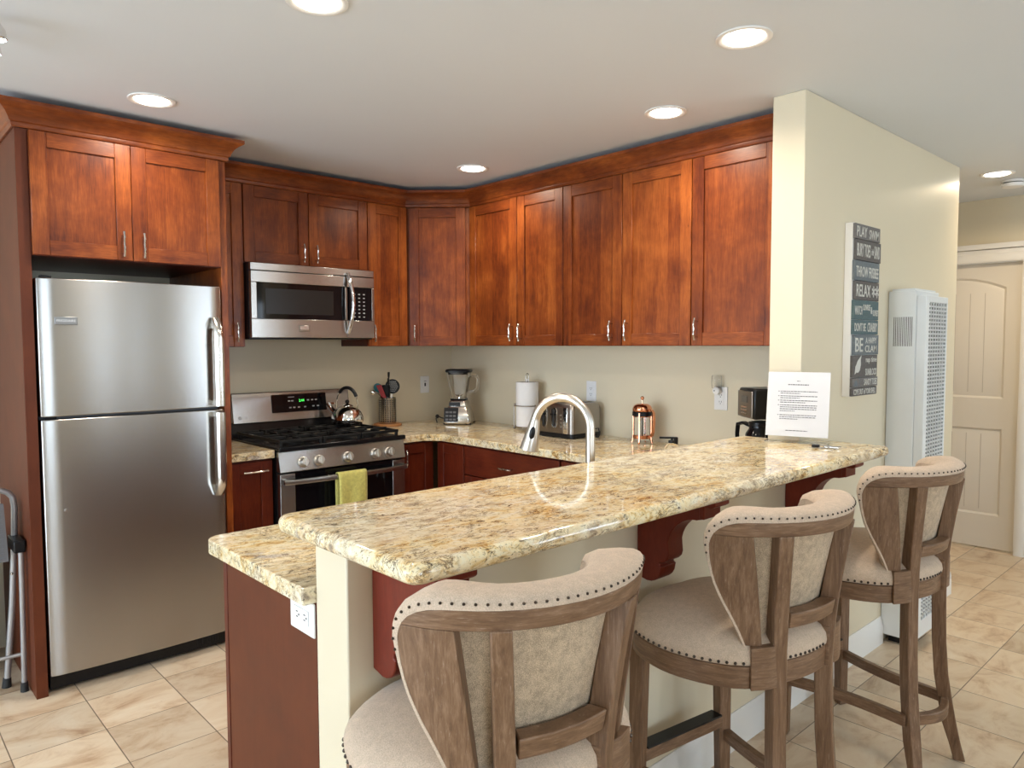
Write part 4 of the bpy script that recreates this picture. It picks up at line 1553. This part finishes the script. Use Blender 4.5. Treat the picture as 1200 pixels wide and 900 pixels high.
m = MB().tube([(0, 0, .214), (0, 0, .236)], .003, 8)
m.sphere((0, 0, .244), .0105, 12)
m.build('knob', 'copper', ld)
MB().tube([(0, 0, .04), (0, 0, .172)], .0045, 8).lathe([(.041, .04), (.041, .046)], seg=24).build('plunger', 'black_plastic', t)
m = MB()
m.rings([circ(r_, z, 30) for r_, z in ((.0495, .150), (.053, .150), (.053, .1715), (.0495, .1715))], True)
m.build('band', 'black_plastic', t)
ha = R(-8)
m = MB(Matrix.Rotation(ha, 4, 'Z'))
m.rings([[(x + a, b, z) for a, b in ((-.004, -.009), (.004, -.009), (.004, .009), (-.004, .009))] for x, z in ((.050, .188), (.068, .186), (.082, .170), (.084, .12), (.080, .07), (.070, .045), (.052, .040))])
m.build('handle', 'copper', t, bevel=.002)

# ------------------------------------------------------------------ coffee maker
t = thing('coffee_maker', 'black and steel drip coffee maker partly hidden by the partition end', 'coffee maker', (2.572, -.222, ZC1), R(-38))
MB().box((-.085, -.11, .0005), (.085, .12, .035)).build('base', 'black_plastic', t, bevel=.006)
MB().box((-.085, .03, .0355), (.085, .12, .315)).build('water_tank', 'black_plastic', t, bevel=.008)
MB().box((-.085, -.100, .20), (.085, .0295, .335)).build('brew_head', 'black_plastic', t, bevel=.010)
m = MB().box((-.078, -.108, .205), (.078, -.1005, .322), 0)
cp2 = m.build('control_face', 'steel_dark', t, bevel=.003)
m = MB().box((-.03, -.112, .272), (.03, -.1085, .300), 1)
for z in (.222, .237, .252):
    m.box((-.03, -.1125, z - .004), (.03, -.1085, z + .004), 0)
m.build('button', ['nickel', 'badge'], cp2)
m = MB()
m.lathe([(.055, .037), (.066, .045), (.07, .08), (.062, .13), (.048, .15), (.0475, .165)], (0, -.035, 0), 28)
cr = m.build('carafe', 'black_glass', t, smooth=50)
MB().lathe([(.050, .166), (.050, .182), (.02, .188)], (0, -.035, 0), 24).build('lid', 'black_plastic', cr)
m = MB()
m.rings([[(x, y + b, z + a) for a, b in ((-.0, -.010), (.012, -.010), (.012, .010), (-.0, .010))] for x, y, z in ((-.045, -.05, .150), (-.085, -.075, .165), (-.115, -.09, .155), (-.12, -.092, .11), (-.115, -.09, .055))])
m.build('handle', 'black_plastic', cr, bevel=.003)

# ------------------------------------------------------------------ outlets and switch
def outlet(label, loc, rz, kind='duplex', wdt=.075, hgt=.118, horizontal=False):
    t = thing('wall_switch' if kind == 'switch' else 'outlet', label, 'switch' if kind == 'switch' else 'outlet', loc, rz)
    if horizontal:
        wdt, hgt = hgt, wdt
    MB().box((-wdt / 2, -.006, -hgt / 2), (wdt / 2, -.0008, hgt / 2)).build('plate', 'white_plastic', t, bevel=.002)
    a, b = (.0175, .034) if not horizontal else (.034, .0175)
    MB().box((-a, -.0085, -b), (a, -.0062, b)).build('face', 'white_plastic', t, bevel=.001)
    m = MB()
    if kind == 'switch':
        m.box((-.006, -.0095, -.012), (.006, -.0086, .012))
        m.box((-.010, -.0093, .022), (.010, -.0086, .025))
    else:
        for k in (-1, 1):
            c_ = (k * .018 if horizontal else 0, k * .017 if not horizontal else 0)
            for s_ in (-1, 1):
                if horizontal:
                    m.box((c_[0] - .004, -.0092, c_[1] + s_ * .006 - .001), (c_[0] + .004, -.0086, c_[1] + s_ * .006 + .001))
                else:
                    m.box((s_ * .006 - .001, -.0092, c_[1] - .003), (s_ * .006 + .001, -.0086, c_[1] + .005))
            g_ = (c_[0] + .009, c_[1]) if horizontal else (0, c_[1] - .009)
            m.box((g_[0] - .002, -.0092, g_[1] - .002), (g_[0] + .002, -.0086, g_[1] + .002))
    m.build('slot', 'slot_dark', t)
    return t
outlet('white wall switch plate on the left wall, left of the blender', (0, -.245, 1.165), R(90), 'switch')
outlet('white duplex outlet on the back wall above the toaster', (1.340, 0, 1.168), 0)
outlet('white duplex outlet with a night light, right of the coffee press', (2.203, 0, 1.170), 0)
outlet('white horizontal outlet on the peninsula end panel under the counter', (2.659, -2.517, .833), 0, 'duplex', .078, .114, True)
t = thing('night_light', 'clear plug-in night light in the outlet near the coffee maker', 'night light', (2.192, -.009, 1.21))
MB().lathe([(.020, 0), (.021, .004), (.019, .026), (.012, .030)], seg=20).build('body', 'white_plastic', t)
for v in t.children[0].data.vertices:
    v.co = Vector((v.co.x, -v.co.z - .0002, v.co.y))
MB().sphere((-.006, -.031, .0), .0035, 8).build('sensor', 'black_plastic', t)
m = MB()
rs = []
for z, k in ((.012, 1.0), (.04, 1.1), (.07, 1.05), (.078, .9)):
    rs.append([(x * k, -.018 + y * k, z) for x, y in round_poly([(-.024, -.012), (.024, -.012), (.024, .012), (-.024, .012)], .008)])
ri = [[(p[0] * .9, -.018 + (p[1] + .018) * .85, p[2]) for p in r_] for r_ in rs][::-1]
m.rings(rs + ri, True)
m.build('shade', 'clear_plastic', t, smooth=40)

# ------------------------------------------------------------------ acrylic stand with notice
BLp, BRp = Vector((2.770, -.622, 1.0648)), Vector((2.990, -.556, 1.0648))
ux = (BRp - BLp)
SW = ux.length
ux.normalize()
nb = Vector((-ux.y, ux.x, 0))           # towards the back
t = thing('sign_holder', 'clear acrylic stand holding a printed notice on the bar', 'sign holder', BLp, math.atan2(ux.y, ux.x))
lean = math.tan(R(11))
m = MB()
m.box((0, -.001, 0), (SW, .075, .003))
m.hexa([(0, .010, .003), (SW, .010, .003), (SW, .0125, .003), (0, .0125, .003), (0, .010 + lean * .272, .272), (SW, .010 + lean * .272, .272), (SW, .0125 + lean * .272, .272), (0, .0125 + lean * .272, .272)])
m.build('stand', 'clear_plastic', t)
o = thing('notice_sheet', 'white printed notice sheet standing in the clear acrylic holder', 'paper', BLp, math.atan2(ux.y, ux.x))
def nz(z, off):
    return .010 + lean * z - off
m = MB()
m.hexa([(.001, nz(.024, .0015), .024), (SW - .001, nz(.024, .0015), .024), (SW - .001, nz(.024, .0006), .024), (.001, nz(.024, .0006), .024),
        (.001, nz(.271, .0015), .271), (SW - .001, nz(.271, .0015), .271), (SW - .001, nz(.271, .0006), .271), (.001, nz(.271, .0006), .271)])
pg = m.build('sheet', 'paper', o)
m = MB()
def dash(x0, x1, z, h=.0014):
    x = x0
    while x < x1 - .002:
        l_ = random.uniform(.004, .012)
        e = min(x + l_, x1)
        m.hexa([(x, nz(z - h, .0019), z - h), (e, nz(z - h, .0019), z - h), (e, nz(z - h, .0016), z - h), (x, nz(z - h, .0016), z - h),
                (x, nz(z + h, .0019), z + h), (e, nz(z + h, .0019), z + h), (e, nz(z + h, .0016), z + h), (x, nz(z + h, .0016), z + h)])
        x = e + .0022
cxn = SW / 2
dash(cxn - .038, cxn + .038, .222, .0018)
dash(cxn - .006, cxn + .006, .236, .0012)
for k, (z, n) in enumerate(((.196, 2), (.178, 2), (.161, 2), (.143, 4), (.105, 3))):
    dash(.042, .046, z)
    for j in range(n):
        dash(.050, SW - .045 if j < n - 1 else .050 + random.uniform(.05, .12), z - .0075 * j)
dash(cxn - .04, cxn + .04, .046, .0013)
m.build('printed_lines', 'ink', o)

# keys on the bar
t = thing('key_ring', 'small bunch of keys lying on the bar beside the notice', 'keys', (3.020, -.625, 1.0645), R(20))
m = MB()
m.tube([(-.02 + .014 * math.cos(a), .014 * math.sin(a), .0035 + .002 * math.sin(a)) for a in frange(0, 2 * PI, 20)[:-1]], .0016, 6, True)
m.build('ring', 'chrome', t)
for k, a in enumerate((-14, 6, 22)):
    M_ = Matrix.Translation((-.012, 0, .001 + .0024 * k)) @ Matrix.Rotation(R(a - 20), 4, 'Z')
    m = MB(M_)
    m.prism(round_poly([(.0, -.010), (.02, -.010), (.022, .010), (.0, .010)], .006), .0, .0022)
    m.prism([(.02, -.004), (.055, -.004), (.058, 0), (.055, .004), (.02, .004)], .0, .0022)
    m.build('key', 'steel_dark' if k != 1 else 'nickel', t)
m = MB(Matrix.Translation((-.034, -.004, .001)))
m.prism(round_poly([(-.02, -.010), (.008, -.010), (.008, .012), (-.02, .012)], .007), 0, .010)
m.build('fob', 'black_plastic', t, bevel=.002)

# ------------------------------------------------------------------ wooden word sign on the partition (faces +x, X local = world y)
SGN = .262 / .372
t = thing('wall_sign', 'tall painted plank sign with beach phrases on the partition wall', 'sign', (2.898, -.118, 0), R(90))
MB().box((0, .012, 1.219), (.262, .0438, 1.956)).build('backing_frame', 'trim_white', t)
rows = [  # z1, z0, material, left inset, right extra, words [(text, x centre, z offset, width, height)]
    (1.953, 1.889, 'board_grey', .0, .0, [('PLAY', .093, 0, .15, .044), ('SWIM', .275, -.004, .15, .040)]),
    (1.888, 1.800, 'board_brown', .012, .014, [('BURY TOES', .125, 0, .20, .056), ('in the', .258, 0, .03, .03), ('SAND', .325, 0, .085, .056)]),
    (1.799, 1.714, 'board_blue', .0, .0, [('THROW FRISBEE', .186, -.004, .335, .046)]),
    (1.713, 1.632, 'board_brown', .012, .0, [('RELAX', .133, 0, .21, .052), ('*', .285, 0, .05, .05), ('*', .34, 0, .05, .055)]),
    (1.631, 1.548, 'board_teal', .0, .0, [('WATCH', .065, -.002, .11, .038), ('SUNRISE', .188, .012, .11, .026), ('&', .262, .0, .03, .03), ('SUNSET', .325, -.010, .08, .026)]),
    (1.547, 1.485, 'board_teal', .0, .0, [("DON'T BE", .095, 0, .165, .036), ('CRABBY', .28, 0, .15, .040)]),
    (1.484, 1.396, 'board_blue', .016, .012, [('BE', .085, 0, .115, .060), ('A HAPPY', .265, .019, .17, .026), ('CLAM', .265, -.017, .18, .030)]),
    (1.395, 1.300, 'board_brown', .0, .0, [('nap time', .275, .024, .17, .030), ('SUNBLOCK', .275, -.026, .175, .030)]),
    (1.299, 1.257, 'board_grey', .0, .010, [('SANDY TOES', .27, 0, .20, .028)]),
    (1.256, 1.220, 'board_brown', .0, .0, [('COME OUT of YOUR SHELL', .186, 0, .335, .024)]),
]
for z1, z0, mt, li, re_, words in rows:
    pk = MB().box((li * .8, 0, z0 + .0006), (.262 + re_ * .8, .0118, z1 - .0006)).build('plank', mt, t, bevel=.001, segs=1)
    for s_, xc, dz, w_, h_ in words:
        text(s_, 'letter_white', pk, face_m((xc * SGN, -.0002, (z0 + z1) / 2 + dz), (1, 0, 0), (0, 0, 1)), w_ * SGN, h_, 'lettering', .0008, bold=.012)
    if z1 == 1.395:
        m = MB()
        sh = [(.03, .0), (.045, .012), (.06, .028), (.085, .040), (.12, .060), (.105, .035), (.108, .01), (.095, -.02), (.07, -.032), (.045, -.030), (.02, -.040)]
        m.prism([((a + .008) * SGN, (z0 + z1) / 2 + b * .85) for a, b in sh], -.001, -.0001, 'y')
        m.build('shell_motif', 'letter_white', pk)
    if z1 == 1.299:
        m = MB()
        m.box((.10 * SGN, -.0008, z0 + .003), (.108 * SGN, -.0001, z1 - .003))
        m.prism([((.02 + .06 * i / 8) * SGN, z0 + .006 + .026 * math.sin(PI * i / 8)) for i in range(9)], -.0008, -.0001, 'y')
        m.build('shell_motif', 'board_blue', pk)
# ------------------------------------------------------------------ wall furnace
t = thing('wall_heater', 'tall white wall furnace with grille, mounted on the partition by the hallway', 'heater', (2.8545, .378, 0))
HD, HW = .122, .305
m = MB().box((0, 0, .045), (HD, HW, 1.690))
m.build('casing', 'heater_white', t, bevel=.004)
m = MB()
for i in range(11):
    x = .026 + i * .0078
    m.box((x, -.0006, 1.432), (x + .0026, .0008, 1.568))
m.build('side_vent', 'slot_dark', t)
MB().box((.02, .05, .002), (HD - .01, HW - .05, .045)).build('base', 'black_plastic', t)
m = MB().box((.012, .012, 1.6902), (HD - .012, HW - .012, 1.700), 0)
for i in range(2):
    m.box((.03 + i * .0, .05 + i * .14, 1.7002), (HD - .035, .16 + i * .14, 1.7008), 1)
m.build('top_vent', ['heater_white', 'print_grey'], t)
# front cover with a punched grille
fx0, fx1 = HD + .0005, HD + .042
m = MB()
gy0, gy1, gz0, gz1 = .046, HW - .020, .14, 1.635
m.box((fx0, .004, .06), (fx1, gy0, 1.665))
m.box((fx0, gy1, .06), (fx1, HW - .004, 1.665))
m.box((fx0, gy0, .06), (fx1, gy1, gz0))
m.box((fx0, gy0, gz1), (fx1, gy1, 1.665))
fc = m.build('front_cover', 'heater_white', t, bevel=.003)
MB().box((fx0, gy0, gz0), (fx0 + .012, gy1, gz1)).build('grille_back', 'slot_dark', t)
m = MB()
n = 82
for i in range(1, n):
    z = gz0 + (gz1 - gz0) * i / n
    m.box((fx1 - .008, gy0 - .001, z - .0038), (fx1 - .003, gy1 + .001, z + .0038))
for i in range(1, 7):
    y = gy0 + (gy1 - gy0) * i / 7
    m.box((fx1 - .008, y - .006, gz0 - .001), (fx1 - .003, y + .004, gz1 + .001))
m.build('grille', 'heater_white', t)

# ------------------------------------------------------------------ ceiling: recessed lights, smoke detector, fixture
def can(x, y, label, watts, col, r_=.088):
    t = thing('recessed_light', label, 'ceiling light', (x, y, CEIL), 0, 'recessed ceiling lights')
    m = MB()
    m.rings([circ(a, z, 40) for a, z in ((r_, -.0005), (r_, -.005), (r_ - .008, -.007), (r_ - .022, -.003), (r_ - .024, -.0005))], True)
    m.build('trim_ring', 'trim_white', t, smooth=50)
    m = MB().lathe([(r_ - .0245, -.0006), (r_ - .026, -.006), (r_ * .5, -.011), (.001, -.012)], seg=36)
    m.build('lens', 'lamp_lens', t, smooth=60)
    l = bpy.data.lights.new('lamp', 'AREA')
    l.shape = 'DISK'
    l.size = .12
    l.energy = watts
    l.color = col
    l.spread = R(160)
    o = bpy.data.objects.new('lamp', l)
    C.objects.link(o)
    o.parent = t
    o.location = (0, 0, -.016)
can(2.245, -2.235, 'recessed ceiling light cut by the top edge of the photo', CAN_WATTS, CAN_COL)
can(1.030, -2.313, 'recessed ceiling light in front of the refrigerator cabinet', CAN_WATTS, CAN_COL)
can(1.015, -.636, 'recessed ceiling light above the range corner, near the diagonal cabinet', CAN_WATTS, CAN_COL)
can(2.320, -.661, 'recessed ceiling light in front of the right wall cabinets', CAN_WATTS, CAN_COL)
can(2.937, -1.108, 'recessed ceiling light above the bar stools', CAN_WATTS, CAN_COL)
can(2.952, 1.707, 'recessed ceiling light in the hallway beside the smoke detector', HALL_WATTS, HALL_COL)
t = thing('smoke_detector', 'round white smoke detector on the hallway ceiling', 'smoke detector', (2.965, 1.985, CEIL))
MB().lathe([(.058, -.0005), (.060, -.012), (.058, -.014)], seg=32).build('base', 'white_plastic', t)
MB().lathe([(.052, -.0142), (.052, -.020)], seg=32).build('vent_ring', 'slot_dark', t)
MB().lathe([(.060, -.0202), (.061, -.030), (.055, -.040), (.03, -.043), (.001, -.0435)], seg=32).build('cover', 'white_plastic', t, smooth=50)
t = thing('ceiling_fixture', 'chrome rimmed ceiling spot fixture cut off at the left edge', 'ceiling light', (1.43, -3.06, CEIL))
MB().lathe([(.06, -.0005), (.06, -.018), (.045, -.025), (.001, -.026)], seg=28).build('canopy', 'chrome', t)
for dx, dy, dz, k in ((.115, .158, -.062, 1.0), (-.035, .172, -.062, .8)):
    m = MB(Matrix.Translation((dx, dy, dz)) @ Matrix.Scale(k, 4))
    m.lathe([(.018, .030), (.030, .012), (.034, -.014), (.032, -.016), (.027, -.004), (.001, .002)], seg=26)
    hd = m.build('spot_head', 'chrome', t, smooth=40)
    MB().tube([(dx * .25, dy * .25, -.024), (dx, dy, dz + .026)], .006, 8).build('arm', 'chrome', hd)

# ------------------------------------------------------------------ folding step stool against the refrigerator surround
t = thing('step_stool', 'folded grey metal step stool leaning beside the refrigerator surround', 'step stool', (0, 0, 0))
def mir(p):
    return (p[0], -5.98 - p[1], p[2])
SF = [(.505, -2.800, .03), (.515, -2.772, .36), (.52, -2.756, .66), (.52, -2.752, .77)]
SRr = [(.600, -2.7535, .03), (.62, -2.7525, .33), (.635, -2.7525, .60)]
top_bar = [(.52, -2.757, .812), (.52, -2.775, .835), (.52, -2.80, .846)]
m = MB()
m.tube(SF + top_bar + [mir(p) for p in (SF + top_bar)[::-1]], .0125, 12)
m.build('front_frame', 'grey_tube', t, smooth=50)
m = MB()
m.tube(SRr, .0105, 12)
m.tube([mir(p) for p in SRr], .0105, 12)
m.tube([(.60, -2.754, .16), (.60, -3.226, .16)], .008, 10)
m.build('rear_frame', 'grey_tube', t, smooth=50)
for f in (lambda p: p, mir):
    MB().tube([f((.505, -2.803, 0)), f((.505, -2.800, .04))], [.018, .015], 12).build('rubber_foot', 'rubber', t)
    MB().tube([f((.600, -2.7535, 0)), f((.600, -2.7535, .04))], [.0155, .0135], 12).build('rubber_foot', 'rubber', t)
    a, b = f((.50, -2.778, .600)), f((.652, -2.738, .650))
    MB().box(a, b).build('joint_bracket', 'black_plastic', t, bevel=.004)
    MB().sphere(f((.533, -2.772, .49)), .006, 8).build('rivet', 'nickel', t)
m = MB()
m.hexa([(.575, -3.19, .56), (.575, -2.79, .56), (.60, -2.79, .56), (.60, -3.19, .56), (.575, -3.19, .80), (.575, -2.80, .80), (.60, -2.80, .80), (.60, -3.19, .80)])
for i in range(11):
    z = .57 + i * .02
    m.box((.598, -3.18, z), (.603, -2.805, z + .008))
m.build('step', 'grey_plastic', t)
m = MB().tube([(.52, -2.86, .8462), (.52, -3.12, .8462)], .016, 12)
m.build('grip', 'black_plastic', t)
# bin-shaped stand-in added for an unidentified dark shape
t = thing('dark_stand_in', 'dark bin-shaped stand-in behind the folded step stool at the left edge', 'bin', (.20, -3.02, 0))
m = MB()
m.rings([sq(0, .12, .14, .03), sq(.02, .125, .145, .03), sq(.55, .15, .17, .035), sq(.56, .155, .175, .035)])
m.build('body', 'navy', t, bevel=.003, smooth=40)
MB().rings([sq(.561, .157, .177, .035), sq(.59, .15, .17, .035), sq(.605, .11, .13, .03)]).build('lid', 'black_plastic', t, smooth=40)
